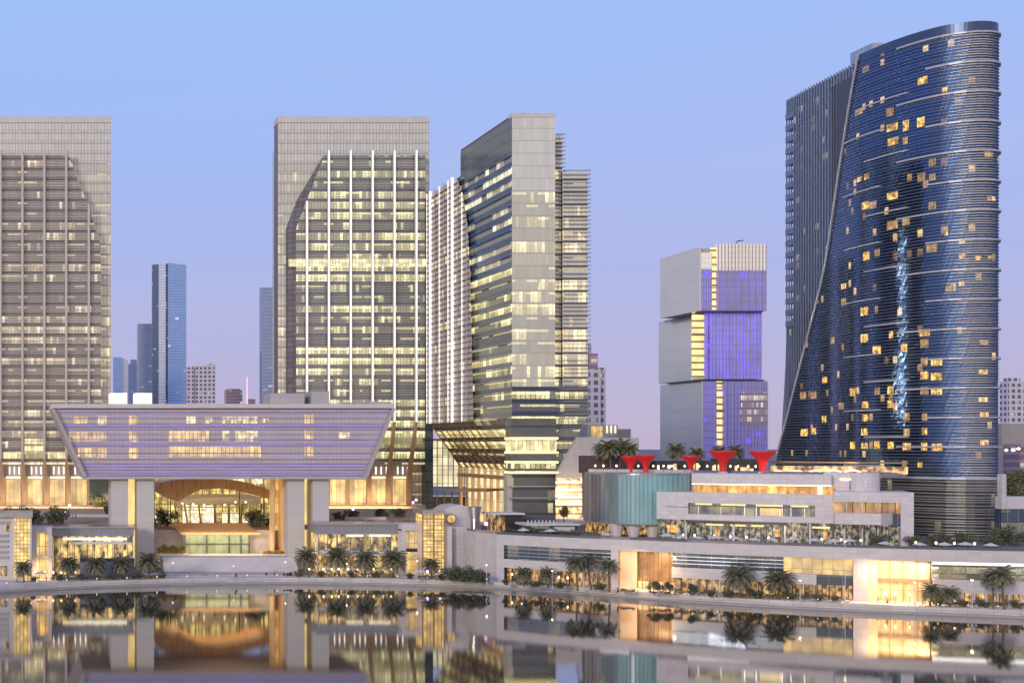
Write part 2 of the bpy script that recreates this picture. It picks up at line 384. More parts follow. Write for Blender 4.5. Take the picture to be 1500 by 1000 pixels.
# lower ledge, quay wall, walkway, kerb, upper path, land
L1 = off(QL, 1.6); L2 = off(QL, 2.2); L3 = off(QL, 9.0); L4 = off(QL, 9.35); L5 = off(QL, 21)
band('quay_ledge', QL, L1, .55, M['conc'], -1)
band('quay_wall', L1, L2, 2.0, M['quay'], .55)
band('promenade', L2, L3, 1.996, M['prom'])
band('promenade_kerb', L3, L4, 2.18, M['curb'], 1.9)
band('path', L4, L5, 2.1, M['road'])
land = MB(); far = [(-9000, 11000), (9000, 11000)]
pts = [(-9000, 396)] + L5 + [(9000, 346)]
land.face([(x, y, 2.06) for x, y in pts] + [(9000, 11000, 2.06), (-9000, 11000, 2.06)])
M['land'] = plain('city_ground', (.22, .20, .19), .9, vary=.3, sc=.02)
struct(land.build('ground', M['land']))
# raised plaza behind the waterfront pavilions, and the podium deck on the right
pz = MB(); pz.prism([(-300, 520), (X(700, 505), 505), (X(740, 470), 470), (240, 500), (240, 800), (-300, 800)], 2.0, 15.0)
M['plaza'] = panel('plaza_paving', (.38, .33, .30), 2, 2, .75, .8, vary=.15)
struct(pz.build('plaza', M['plaza']))
def zsl(y): return lerp(16.0, 21.5, max(0, min(1, (y - 490) / 80)))
for a_, b_, c_, d_ in ((-80, 162, -80, 150), (484, 640, 470, 622)):
    m = MB(); m.hull([(X(a_, 490), 490, 2), (X(b_, 490), 490, 2), (X(d_, 573), 573, 2), (X(c_, 573), 573, 2)], [(X(a_, 490), 490, 16), (X(b_, 490), 490, 16), (X(d_, 573), 573, 21.5), (X(c_, 573), 573, 21.5)])
    struct(m.build('garden_slope', M['ramp']))
pz = MB(); pz.prism([(X(226, 500), 500), (X(418, 500), 500), (X(418, 519.9), 519.9), (X(226, 519.9), 519.9)], 2.0, 6.6)
struct(pz.build('lower_plaza', M['plaza']))

# ================================================================== TOWERS
L_T = 582.0     # distance of the two broad towers
# pale outer slab glass, dark inner glass
M['slab'] = glass('pale_curtain_glass', (.62, .61, .54), 1.4, 4.4, .05, .25, es=.8, metal=.35, rough=.22, sp=.10, span=(.5, .47, .44), frame=.1, fc=(.40, .37, .33), wav=.02, lo=.10, grad=(60, 170, .15))
M['slabdim'] = glass('pale_curtain_glass_top', (.72, .70, .63), 1.4, 4.4, 0, 0, es=.0, metal=.2, rough=.35, sp=.08, span=(.52, .49, .47), frame=.1, fc=(.52, .48, .45), wav=.02)
M['inner1'] = glass('inner_glass_grey', (.36, .35, .35), 1.35, 4.4, .05, .42, c1=(1, .66, .3), c2=(1, .88, .6), es=.8, metal=.4, rough=.2, sp=.3, span=(.22, .20, .20), seed=4.0, wav=.02, lo=.14, grad=(60, 170, .3))
M['inner2'] = glass('inner_glass_lit', (.28, .30, .32), 1.35, 4.4, .14, .95, c1=(1, .85, .38), c2=(1, .9, .45), es=1.2, metal=.45, rough=.15, sp=.3, span=(.25, .25, .29), seed=7.0, wav=.03, lo=.2, grad=(90, 165, .25))
M['teal'] = glass('dark_teal_glass', (.10, .15, .19), 1.5, 4.4, .0, .0, metal=.5, rough=.15, sp=.1, span=(.06, .08, .1), frame=.05)
M['basedark'] = glass('dark_base_glass', (.13, .14, .15), 2, 4.4, .04, .0, es=.8, metal=.4, rough=.2, sp=.15, span=(.07, .07, .08))
M['brightlobby'] = glow('lobby_glow', (1, .68, .24), 1.15, .25, .7, bay=1.6, st=9, fr=.08, dark=.35)
M['whitelobby'] = glow('bright_hall_glow', (1, .86, .55), 1.25, .15, .5, bay=2.2, st=6, fr=.07, dark=.6)
def broad_tower(root, x0, x1, poly, fins, finmat, inner, cheek=0, st=4.35):
    Y = L_T; zt = Z(171, Y); zb = 15
    X0, X1 = X(x0, Y), X(x1, Y)
    zs = levels(Z(745, Y), Z(180, Y), st)
    top = zs[-5:]; low = zs[:-4]
    storeys(root, M['slab'], lambda u: (u, Y), lambda z: (X0, X1), low)
    storeys(root, M['slabdim'], lambda u: (u, Y), lambda z: (X0, X1), top)
    MB().box(X0 - .15, X1 + .15, Y - .25, Y + 9.2, zs[-1], zt).build('parapet', M['white2'], root)
    MB().box(X0 + .05, X1 - .05, Y + .05, Y + 9, zb, zs[-1] - .01).build('side_wall', M['slabside'], root)
    MB().box(X0 + 6, X1 - 4, Y + 9, Y + 46, zb, zs[-1] - 3).build('rear_wing', M['slabdim'], root)
    # mullions and storey lines stand proud
    m = MB(); x = X0
    while x < X1 + .1:
        m.box(x - .05, x + .05, Y - .22, Y - .01, zs[0], zs[-1]); x += 1.4
    m.build('mullions', M['louvre'], root)
    m = MB()
    for z in zs: m.box(X0, X1, Y - .3, Y - .01, z - .08, z + .1)
    m.build('storey_lines', M['louvre'], root)
    # inner glass volume, proud of the slab, cut by the slanted edge
    Yi = Y - 4.0
    pp = [(Z(b, Yi), X(a, Yi)) for a, b in poly]; pp.sort()
    xr = X(inner[1], Yi); flip = inner[2]
    z0i, z1i = pp[0][0], pp[-1][0]
    uf = (lambda z: (xr, pl(pp, z))) if flip else (lambda z: (pl(pp, z), xr))
    zi = levels(z0i, z1i, st)
    storeys(root, inner[0], lambda u: (u, Yi), uf, zi, 'inner_window')
    for a, b in zip(pp, pp[1:]):        # the slanted cheek of the inner volume
        xa, xb = a[1], b[1]
        ea = cheek * Y / F * (0 if a is pp[-1] else 1); eb = cheek * Y / F * (0 if b is pp[-1] else 1)
        MB().face([(xa - ea, Y - .35, a[0]), (xa, Yi, a[0]), (xb, Yi, b[0]), (xb - eb, Y - .35, b[0])]).build('slanted_cheek', M['cheek'], root)
    m = MB(); a_, b_ = uf(z1i); m.box(a_, b_, Yi, Y, z1i, z1i + .3); m.build('inner_roof', M['louvre'], root)
    m = MB(); z = z0i; i = 0
    while z < z1i:
        a_, b_ = uf(z)
        m.box(a_, b_, Yi - 1.0, Yi - .55, z - .08, z + .08)
        z += st / 4; i += 1
    m.build('louvre_screen', M['louvre'], root)
    # fins down to the bend, then bronze legs to the plaza
    for f in fins:
        px, ptop, pbot = f[0], f[1], f[2]; xx = X(px, Yi - 1)
        fo = MB().box(xx - .55, xx + .55, Yi - 2.2, Yi - 1.05, Z(pbot, Yi), Z(ptop, Yi)).build('fin', M['fincore'], root)
        MB().box(xx - .35, xx + .35, Yi - 2.5, Yi - 2.2, Z(pbot, Yi) , Z(ptop, Yi)).build('light_or_glint_strip', finmat, fo)
        if len(f) > 3:
            xb = X(f[3], Yi - 1); zb1 = Z(pbot, Yi); zk = Z(f[4], Yi)
            q = lambda x, z, w: [(x - w, Yi - 2.4, z), (x + w, Yi - 2.4, z), (x + w, Yi - .9, z), (x - w, Yi - .9, z)]
            MB().hull(q(xb, zk, .95), q(xx, zb1, .6)).build('leg', M['bronze'], root)
            MB().hull(q(xb, 15, .95), q(xb, zk, .95)).build('leg', M['bronze'], root)
M['slabside'] = plain('slab_side_panel', (.22, .18, .22), .5, .2)
M['fincore'] = plain('fin_core', (.50, .46, .44), .5)
M['cheek'] = panel('cheek_louvre', (.16, .14, .15), 3, 2.2, .5, .45, vary=.4, jw=.1)
# left tower (cut by the frame)
t1 = thing('office_tower', 'broad grey office tower cut by the left edge, dim amber storeys behind louvres', 'office tower', (X(50, L_T), L_T, 15))
broad_tower(t1, -64, 162, [(100, 228), (118, 275), (130, 300), (147, 360), (148, 400), (148, 680)],
            [(-32, 226, 672, -30, 720), (1, 222, 672, 4, 720), (33, 222, 672, 37, 720), (65, 222, 672, 69, 720), (97, 222, 672, 101, 720), (130, 300, 672, 132, 720)],
            M['finT1'], (M['inner1'], -55, True))
t2 = thing('office_tower', 'broad pale office tower with six brightly lit white vertical fins behind the floating building', 'office tower', (X(517, L_T), L_T, 15))
broad_tower(t2, 407, 628, [(475, 228), (450, 292), (441, 315), (434, 334), (434, 390), (434, 430), (434, 470), (434, 680)],
            [(449, 296, 586), (481, 222, 590), (513, 222, 590), (545, 222, 618, 540, 700), (577, 222, 618, 568, 700), (609, 222, 618, 598, 700)],
            M['finlit'], (M['inner2'], 623, False), cheek=13)
# blue glass corner volume right of tower two
Yc = 578.5
storeys(t2, M['teal'], lambda u: (u, Yc - 2), lambda z: (X(621.5, Yc), X(632.5, Yc)), levels(16, Z(292, Yc), 4.4), 'corner_window')
MB().box(X(621.5, Yc), X(632.4, Yc), Yc - 1.9, Yc + 30, 15, Z(291, Yc)).build('corner_volume', M['dark'], t2)
# lit full storeys and tall entrance glazing of the two broad towers
def tower_base(root, x0, x1, bays, lit, Y):
    Yi = Y - 3.2
    MB().box(X(x0, Y), X(x1, Y), Yi, Y - .5, Z(697, Y), Z(680, Y)).build('base_band', M['beigeband'], root)
    MB().box(X(x0, Y), X(x1, Y), Yi + 1.2, Y - .5, 15.2, Z(697.5, Y)).build('base_wall', M['basetan'], root)
    for a, b in bays:
        MB().box(X(a, Y), X(b, Y), Yi + .7, Yi + 1.25, 15.3, Z(702, Y)).build('entrance_window', M['lobby'], root)
        MB().box(X(a, Y), X(b, Y), Yi + .5, Yi + .75, Z(700.5, Y), Z(696, Y)).build('header_light', M['header'], root)
        n = 6
        for i in range(n):
            xx = X(lerp(a, b, (i + .5) / n), Y)
            if i % 2: MB().box(xx - .22, xx + .22, Yi - .3, Yi + .02, Z(694, Y), Z(683, Y)).build('slat_light', M['whiteled'], root)
    for a, b, c, d, m in lit:
        MB().box(X(a, Y), X(b, Y), Y - 5.6, Y - 4.4, Z(d, Y), Z(c, Y)).build('lit_storey', m, root)
M['beigeband'] = panel('beige_band', (.42, .38, .34), 1.2, 3, .6, .7)
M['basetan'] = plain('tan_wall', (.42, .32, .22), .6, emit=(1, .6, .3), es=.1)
M['lobby'] = glow('tower_lobby_glow', (1, .68, .24), 1.0, .22, .8, bay=1.9, st=11, fr=.06, dark=.45)
M['header'] = plain('cream_header', (.9, .85, .6), .5, emit=(1, .9, .6), es=.95)
M['yellowstorey'] = glow('yellow_storey', (1, .9, .42), 1.15, .35, .8, bay=1.4, st=4, fr=.1, dark=.3)
M['dimstorey'] = glow('dim_yellow_storey', (.9, .85, .3), .38, .3, .6, bay=1.2, st=4, fr=.1, dark=.3)
tower_base(t1, -60, 132, [(-55, -34), (-24, -2), (9, 30), (41, 62), (73, 95), (104, 127)], [(5, 32, 662, 671, M['yellowstorey']), (36, 64, 642, 650, M['yellowstorey']), (36, 64, 653, 661, M['yellowstorey']), (38, 64, 663, 671, M['dimstorey']), (70, 97, 662, 671, M['yellowstorey'])], L_T)
tower_base(t2, 470, 600, [(482, 504), (511, 534), (542, 565), (574, 596)], [(540, 614, 641, 651, M['dimstorey']), (420, 620, 382, 392.5, glow('bright_storey', (1, .93, .52), 1.25, .4, .5, bay=1.4, st=4.4, fr=.08, dark=.5))], L_T)

# ---- third tower: long wing seen from its side, chamfered below
k3 = .24; D3 = 480.0
t3 = thing('office_tower', 'slimmer stepped office tower with slanted dark glass top and undercut foot on bronze struts', 'office tower', (184, 510, 15))
XL = X(750, D3); XR = X(813, D3); zt = Z(166, D3)
st3 = 4.38
M['t3front'] = glass('tower_front_glass', (.53, .53, .47), 1.3, st3, .08, .75, c1=(1, .78, .26), c2=(1, .9, .42), es=.8, metal=.35, rough=.22, sp=.08, span=(.5, .47, .44), frame=.06, fc=(.48, .45, .40), seed=11.0, wav=.02, lo=.14, grad=(75, 150, .15))
M['t3top'] = glass('tower_front_glass_top', (.70, .69, .62), 1.3, st3, 0, 0, metal=.25, rough=.3, sp=.07, span=(.5, .48, .46), frame=.06, fc=(.58, .54, .52), wav=.02)
M['t3side'] = glass('tower_side_glass', (.23, .24, .26), 3.2, st3, .12, .75, c1=(1, .80, .30), c2=(1, .9, .42), es=1.15, metal=.4, rough=.2, sp=.32, span=(.22, .23, .26), seed=21.0, frame=.05, lo=.18)
M['t3blue'] = glass('tower_blue_band_glass', (.33, .34, .36), 4.0, st3, .2, .5, c1=(1, .72, .35), c2=(1, .93, .62), es=1.2, metal=.3, rough=.2, sp=.40, span=(.03, .10, .24), seed=25.0, frame=.05)
M['t3wing'] = glass('tower_wing_glass', (.6, .6, .58), 1.5, st3, .10, .75, es=1.1, metal=.35, rough=.25, sp=.15, span=(.25, .24, .25), seed=31.0, lo=.16, grad=(75, 140, .25))
M['t3low'] = glass('tower_low_glass', (.10, .12, .17), 1.7, st3, .14, .7, c1=(1, .82, .3), es=1.3, metal=.5, rough=.15, sp=.35, span=(.05, .07, .12), seed=37.0, lo=.16)
zk = Z(612, D3); zf = Z(690, D3)
zs = levels(zk, Z(172, D3), st3)
storeys(t3, M['t3front'], lambda u: (u, D3), lambda z: (XL, XR), zs[:-6])
storeys(t3, M['t3top'], lambda u: (u, D3), lambda z: (XL, XR), zs[-7:])
MB().box(XL - .1, XR + .1, D3 - .2, D3 + 3, zs[-1], zt).build('parapet', M['white2'], t3)
Ym = 537.0
# side plane: x constant, u runs from far to near so that the face looks left
Ps = lambda u: (XL, 600 - u)
storeys(t3, M['teal'], Ps, lambda z: (600 - Ym, 600 - D3 - .02), levels(Z(228, D3), zs[-1], 8), 'side_window')
zsd = levels(zk, Z(228, D3), st3)
storeys(t3, M['t3blue'], Ps, lambda z: (600 - Ym, 600 - D3 - .02), [z for z in zsd if z > Z(395, D3)], 'side_window')
storeys(t3, M['t3side'], Ps, lambda z: (600 - 576, 600 - D3 - .02), [z for z in zsd if z < Z(388, D3)], 'side_window')
for z in zsd:
    MB().box(XL - .9, XL - .01, D3 + .4, 530, z - .05, z + .3).build('side_ledge', M['blueledge'] if z > Z(400, D3) else M['greyledge'], t3)
MB().box(XL + .1, XR - .1, D3 + .1, Ym, zk, zt - .6).build('core', M['dark'], t3)
MB().box(XL + .1, XR + 9, Ym, 576, zk, Z(258, 537)).build('rear_wing', M['dark'], t3)
# finned wing screen along the side
zw = 151.5
scr = [(Z(620, 520), 517), (Z(400, 520), 521), (Z(330, 525), 524), (Z(290, 530), 529), (zw, 537)]
def wuf(z): return (600 - 577, 600 - pl(scr, z))
M['wing_screen'] = glass('finned_wing_glass', (.50, .43, .43), 2.0, st3, .10, .10, es=.9, metal=.2, rough=.3, sp=.3, span=(.32, .28, .29), seed=41.0, frame=.08)
storeys(t3, M['wing_screen'], lambda u: (XL - 1.4, 600 - u), wuf, levels(Z(618, 530), zw, st3), 'wing_window')
MB().face([(XL - 1.4, 577, Z(618, 530)), (XL, 577, Z(618, 530)), (XL, 577, zw), (XL - 1.4, 577, zw)]).build('wing_end', M['fincore'], t3)
for i, (yy, w_, lit) in enumerate([(576.6, .35, 1), (570.5, .55, 1), (565.5, .25, 0), (559, .35, 1), (553, .25, 0), (547.5, .35, 1), (541, .75, 1), (535, .25, 0), (530, .35, 1), (524, .3, 0)]):
    ztop = min(zw + 2.5, pl([(b, a) for a, b in scr], yy) + 1)
    MB().box(XL - (2.5 if w_ > .5 else 1.95), XL - 1.5, yy - w_ / 2, yy + w_ / 2, Z(618, 530), ztop).build('fin', M['finlit'] if lit else M['fincore'], t3)
m = MB()
for z in levels(Z(618, 530), zw, st3 / 2)[:-1]:
    m.box(XL - 1.9, XL - 1.42, 600 - wuf(z)[1], 577, z, z + .22)
m.build('wing_louvres', M['bronzedark'], t3)
# right louvred wings
def louvred(px0, px1, ptop, Y, mat, nm):
    zz = levels(zk, Z(ptop, Y), st3)
    storeys(t3, mat, lambda u: (u, Y), lambda z: (X(px0, Y), X(px1, Y)), zz, nm)
    MB().box(X(px0, Y), X(px1, Y) - .05, Y + .1, Y + 20, zk, Z(ptop, Y) - .1).build('wing_core', M['dark'], t3)
    m = MB(); z = zk
    while z < Z(ptop, Y) + 1.5:
        m.box(X(px0, Y), X(px1, Y) + .7, Y - 1.1, Y - .5, z - .12, z + .12); z += st3 / 3
    m.build('louvre_screen', M['t3louv'], t3)
M['t3louv'] = plain('grey_louvre', (.30, .30, .33), .4, .3)
louvred(824, 861, 252, 484.0, M['t3wing'], 'wing_window')
louvred(813, 823.6, 198, 485.5, M['t3wing'], 'wing_window')
# lower undercut volume: front dark glass, chamfers left and right
xl2 = 184.0; xr2 = X(815, 485); XRW = X(861, 484)
zz = levels(zf, zk, st3)
uf = lambda z: (lerp(xl2, XL, (z - zf) / (zk - zf)) if False else XL + .0, lerp(xr2, XRW, (z - zf) / (zk - zf)))
fuf = lambda z: (lerp(xl2, XL - .0, (z - zf) / (zk - zf)) if z < zk else XL, lerp(xr2, XRW, (z - zf) / (zk - zf)))
storeys(t3, M['t3low'], lambda u: (u, 485.0), fuf, zz, 'low_window')
m = MB(); m.hull([(xl2, 485.2, zf), (xr2, 485.2, zf), (xr2, 540, zf), (xl2, 576, zf)], [(XL + .2, 485.2, zk), (XRW, 485.2, zk), (XRW, 576, zk), (XL + .2, 576, zk)]); m.build('undercut_volume', M['dark'], t3)
m = MB()
for i in range(48):
    y_ = 566 + i * 2.62
    if y_ > 690: break
    z = Z(y_, 485); zc = min(z, zk); a_ = XL + .3 if y_ < 612 else fuf(zc)[0]; b_ = XRW if y_ < 612 else fuf(zc)[1]
    m.box(a_ - .2, b_ + .4, 479.2 if False else 483.9, 484.3, z - .1, z + .1)
m.build('low_louvres', M['t3louv'], t3)
MB().box(X(750, 479.8), XR, 479.8, 479.95, Z(612, 480), Z(566, 480)).build('plant_storey', M['t3low'], t3)
MB().box(X(813, 483.9), XRW, 483.9 + .02, 483.9 + .08, Z(612, 484), Z(566, 484)).build('plant_storey', M['t3low'], t3)
# left chamfer glass
m = MB()
for za, zb2 in zip(zz, zz[1:]):
    xa = lerp(xl2, XL, (za - zf) / (zk - zf)) - .6; xb = lerp(xl2, XL, (zb2 - zf) / (zk - zf)) - .6
    MB().face([(xa, 576, za), (xa, 486, za), (xb, 486, zb2), (xb, 576, zb2)], [(24, za), (114, za), (114, zb2), (24, zb2)]).build('chamfer_window', M['t3side'], t3)
m = MB()
for z in levels(zf, zk, 1.1):
    x_ = lerp(xl2, XL, (z - zf) / (zk - zf)) - .8; m.box(x_ - .9, x_, 516, 576, z - .07, z + .07)
m.build('chamfer_louvres', M['bronzedark'], t3)
m = MB()
for z in levels(zf, zk, .8):
    x_ = lerp(xl2, XL, (z - zf) / (zk - zf)) - .65; m.box(x_ - .5, x_, 485.5, 516, z - .06, z + .06)
m.build('chamfer_louvres', M['t3louv'], t3)
for yy in (576, 568.5, 561, 553.5, 546, 538.5, 531, 523):
    q = lambda x, z: [(x - 1.5, yy - .35, z), (x - .4, yy - .35, z), (x - .4, yy + .35, z), (x - 1.5, yy + .35, z)]
    MB().hull(q(xl2, zf), q(XL, zk + 1)).build('strut', M['bronze'], t3)
    MB().box(xl2 - 1.5, xl2 - .4, yy - .35, yy + .35, 15, zf).build('column', M['bronzelit'], t3)
MB().box(xl2 + 2.0, xl2 + 2.3, 521, 578, 15.2, zf - .2).build('lobby_glass', M['whitelobby'], t3)
MB().box(xl2 - 2, xl2 + 2.0, 521, 578, Z(700, 545) , Z(695, 545)).build('lobby_beam', M['bronze'], t3)
# projecting bay with yellow lit slab edges
for pz0, pz1, mm in [(613, 640, 'basedark'), (643, 661, 'yellowstorey'), (664, 675, 'basedark'), (678, 690, 'dimstorey2')]:
    if mm == 'dimstorey2': M[mm] = glass('bay_glass', (.12, .13, .15), 1.8, 2.9, .35, .5, es=1.3, metal=.4, seed=51.0)
    MB().box(X(749, 479), X(815, 479), 479, 484.9, Z(pz1, 479), Z(pz0, 479)).build('bay_storey', M[mm], t3)
M['edge'] = plain('lit_slab_edge', (.8, .75, .4), .5, emit=(1, .88, .35), es=1.0)
for y_ in (641.5, 662.5, 676.5, 691.5):
    MB().box(X(747, 479), X(817, 479), 478.2, 484.8, Z(y_ + 1.6, 479), Z(y_ - 1.4, 479)).build('slab_edge', M['edge'], t3)
# dark base
MB().box(X(752, 483), X(814, 483), 483, 488, 15, Z(693.2, 483)).build('base_core', M['basedark'], t3)
for y_ in (693.5, 712, 729):
    MB().box(X(744, 482), X(818, 482), 481.9, 482.9, Z(y_ + .8, 482), Z(y_ - .8, 482)).build('base_ledge', M['steel'], t3)
MB().box(X(743, 484), X(752, 484), 484, 487.5, 15, zf).build('base_pier', M['beige'], t3)
# ---- glowing atrium between tower two and three
at = thing('glass_atrium', 'tall brightly lit glass atrium standing between the two central towers', 'atrium', (X(655, 590), 590, 15))
MB().box(X(630, 586), X(700, 586), 586, 620, Z(712, 586), Z(645, 586)).build('glazed_hall', M['whitelobby'], at)
MB().box(X(628, 586), X(702, 586), 585, 621, Z(645, 586), Z(642.5, 586)).build('roof', M['steel'], at)
m = MB()
for i in range(8): m.box(X(632 + i * 8, 586) - .15, X(632 + i * 8, 586) + .15, 585.4, 585.95, Z(712, 586), Z(645, 586))
for i in range(5): m.box(X(630, 586), X(700, 586), 585.5, 585.9, Z(656 + i * 13, 586) - .12, Z(656 + i * 13, 586) + .12)
m.build('mullions', M['steel'], at)
MB().hull([(X(630, 560), 545, Z(718, 560)), (X(700, 525), 515, Z(718.5, 525)), (X(736, 525), 520, Z(717, 525)), (X(690, 580), 580, Z(717, 580))], [(X(630, 560), 545, Z(716, 560)), (X(700, 525), 515, Z(714.5, 525)), (X(736, 525), 520, Z(714, 525)), (X(690, 580), 580, Z(714, 580))]).build('entrance_canopy', M['bronze'], at)
MB().box(X(631, 584), X(690, 584), 584, 600, 15, Z(727, 584)).build('lower_front', M['greenglass'], at)
for i in range(5):
    MB().lathe([(.3, 15), (.3, Z(716, 560))], (X(640 + i * 11, 556), 556, 0), 8).build('column', M['bronze'], at)

# two sister towers added unseen further back, only to darken the hotel's reflections
M['reflected'] = glass('reflected_tower_glass', (.10, .10, .12), 1.5, 4.4, .12, .3, es=1.2, metal=.3, rough=.3, sp=.35, span=(.05, .05, .06), seed=101.0)
for x0_, x1_, y0_, zt_, lab in ((-95, 38, 700, 168, 'dark sister office tower added unseen behind the left office tower for the hotel reflections'), (-15, 42, 900, 240, 'tallest dark tower added unseen behind the left office tower for the hotel reflections'), (172, 222, 800, 150, 'dark sister office tower added unseen behind the pale finned tower for the hotel reflections')):
    r = thing('office_tower', lab, 'office tower', ((x0_ + x1_) / 2, y0_, 2)); MB().box(x0_, x1_, y0_, y0_ + 45, 2, zt_).build('curtain_wall', M['reflected'], r); MB().box(x0_ - .3, x1_ + .3, y0_ - .3, y0_ + 45.3, zt_, zt_ + 2).build('parapet', M['conc'], r)

M['glintstrip'] = plain('glint_strip', (.8, .8, .8), .5, emit=(1, .93, .75), es=190)
_r = random.Random(4)
for i in range(34):  # strips added on the unseen side to throw glints into the hotel glass
    yy = 520.5 + _r.uniform(-2.2, 2.2) if i < 25 else 535 + _r.uniform(-2, 2); z_ = 52 + (i % 25) * 3.3 + _r.uniform(-1, 1); MB().box(XR + 9.02, XR + 9.2, yy - _r.uniform(.15, .5), yy + .2, z_, z_ + _r.uniform(1, 3.2)).build('light_or_glint_strip', M['glintstrip'], t3)
for px_, yy_, h_, rt in ((440, 600, 4, t2), (560, 610, 3, t2), (60, 600, 4, t1)):
    pass
# ================================================================== FLOATING BUILDING over the water front
DB = 490.0
bowl = thing('exchange_building', 'floating trapezoid building with blue light lines, carried on four pale stone piers', 'building', (X(325, DB), DB, 5))
xa0, xa1, xb0, xb1 = X(80, DB), X(572, DB), X(127, DB), X(531, DB); zA, zB = Z(599, DB), Z(697, DB)
def blue_facade(name, blue):
    k = NT(name); P = k.p; uv, u, v = k.uv()
    n = k.noise(k.comb(k.math('MULTIPLY', u, .04), k.math('MULTIPLY', v, 1.3), 0.0), 1.6, 3)
    fb = k.math('FRACT', k.math('DIVIDE', v, .62)); fa = k.math('FRACT', k.math('DIVIDE', u, 1.5))
    w = k.white(k.comb(k.math('FLOOR', k.math('DIVIDE', u, 1.5)), k.math('FLOOR', k.math('DIVIDE', v, 3.9)), 2.0))
    c = k.mix(n, (.52, .47, .47), (.80, .73, .68)); c = k.mix(k.math('MULTIPLY', w, .35), c, (.55, .48, .45))
    c = k.mix(k.math('LESS_THAN', fb, .2), c, (.44, .39, .44)); c = k.mix(k.math('LESS_THAN', fa, .05), c, (.25, .22, .25))
    k.l(c, P.inputs['Base Color']); P.inputs['Roughness'].default_value = .25; P.inputs['Metallic'].default_value = .3
    return k.m
M['bluef'] = blue_facade('fritted_facade_glass', 0)
k = NT('blue_light_line'); uv, u, v = k.uv(); n = k.noise(k.comb(k.math('MULTIPLY', u, .05), v, 0.0), 2.0, 4)
k.p.inputs['Emission Color'].default_value = (.17, .13, .95, 1); k.p.inputs['Base Color'].default_value = (.2, .17, .5, 1)
k.l(k.math('MAXIMUM', k.math('MULTIPLY', k.math('SUBTRACT', n, .38), 1.9), .05), k.p.inputs['Emission Strength']); M['blueled'] = k.m
m = MB(); m.face([(xb0, DB, zB), (xb1, DB, zB), (xa1, DB, zA), (xa0, DB, zA)]); m.build('facade', M['bluef'], bowl)
# body behind, soffit, frame
BD = 42
m = MB(); m.xprism([(xb0, zB - .2), (xb1, zB - .2), (xa1, zA), (xa0, zA)], DB + .3, DB + BD); m.build('body', M['stonedark'], bowl)
fr = 1.3
for (ax, az, bx, bz, nm) in ((xb0, zB, xa0, zA, 'side_frame'), (xb1, zB, xa1, zA, 'side_frame')):
    s_ = -1 if ax < 100 and nm == 'side_frame' and ax == xb0 else 1
    m = MB(); m.xprism([(ax, az), (ax + s_ * fr, az - .6), (bx + s_ * fr, bz + .3), (bx, bz)] if s_ > 0 else [(ax - fr, az - .6), (ax, az), (bx, bz), (bx - fr, bz + .3)], DB - 2.2, DB + BD + .3); m.build('side_frame', M['beigeframe'], bowl)
MB().box(xb0 - fr, xb1 + fr, DB - 1.8, DB + BD, zB - 1.0, zB - .05).build('soffit_frame', M['beige'], bowl)
MB().box(xa0 - fr, xa1 + fr - .4, DB - 2.0, DB + BD + .2, zA + .3, Z(591.5, DB)).build('roof_slab', M['white2'], bowl)
lines = [603.5, 612.3, 620.5, 625, 629, 636, 643.5, 649.5, 653, 663.5, 672.5, 679, 683.5, 688, 692.5, 696]
for i, y_ in enumerate(lines):
    z = Z(y_, DB); t = (z - zB) / (zA - zB); h = .12 if i % 3 else .2
    MB().box(lerp(xb0, xa0, t) + .4, lerp(xb1, xa1, t) - .4, DB - .45, DB - .1, z - h, z + h).build('blue_light_line', M['blueled'], bowl)
m = MB()
for i in range(44):
    y_ = 601 + i * 2.2; z = Z(y_, DB); t = (z - zB) / (zA - zB); m.box(lerp(xb0, xa0, t) + .2, lerp(xb1, xa1, t) - .2, DB - .26, DB - .02, z - .05, z + .05)
m.build('glazing_lines', M['thin'], bowl)
M['bwin'] = glow('office_glow', (1, .66, .22), 1.0, .45, .8, bay=1.45, st=0, fr=.12, dark=.3)
M['bwin2'] = glow('office_glow_yellow', (1, .84, .42), 1.0, .55, 1.2, bay=1.45, st=0, fr=.12, dark=.15)
for a, b, c, d, e in [(108, 128, 610, 621, 0), (143, 156, 609, 622, 1), (188, 202, 609, 622, 0), (273, 286, 610, 621, 1), (300, 311, 611, 620, 1), (326, 378, 610, 621, 1), (383, 394, 612, 619, 1), (446, 459, 607, 620, 0),
                      (101, 156, 632, 646, 0), (188, 202, 632, 647, 0), (247, 307, 631, 646, 0), (326, 336, 631, 645, 1), (345, 377, 631, 646, 1), (446, 459, 630, 644, 0), (496, 512, 633, 642, 1),
                      (114, 142, 656, 669, 0), (143, 156, 656, 671, 0), (188, 202, 656, 671, 0), (247, 382, 653, 669, 0), (446, 459, 654, 668, 0)]:
    MB().box(X(a, DB), X(b, DB), DB - .34, DB - .03, Z(d, DB), Z(c, DB)).build('window', M['bwin2'] if e else M['bwin'], bowl)
# piers with glowing slots
M['pier'] = panel('stone_pier', (.56, .53, .50), 30, 2.7, .55, .72, vary=.05, jw=.002)
for a, b, base in ((163, 188, 2), (201, 226, 2), (422, 447, 2), (459, 483, 2)):
    MB().box(X(a, DB), X(b, DB), DB + 1, DB + 17, 2, zB - 1.0).build('pier', M['pier'], bowl)
for a, b in ((188, 201), (447, 459)):
    MB().box(X(a, DB), X(b, DB), DB + 12, DB + 13, 2, zB - 1.0).build('pier_slot_glass', M['slot'], bowl)
    MB().box(X(a, DB) + .02, X(b, DB) - .02, DB + 3, DB + 5, Z(776, DB), Z(769, DB)).build('slot_bridge', M['bronze'], bowl)
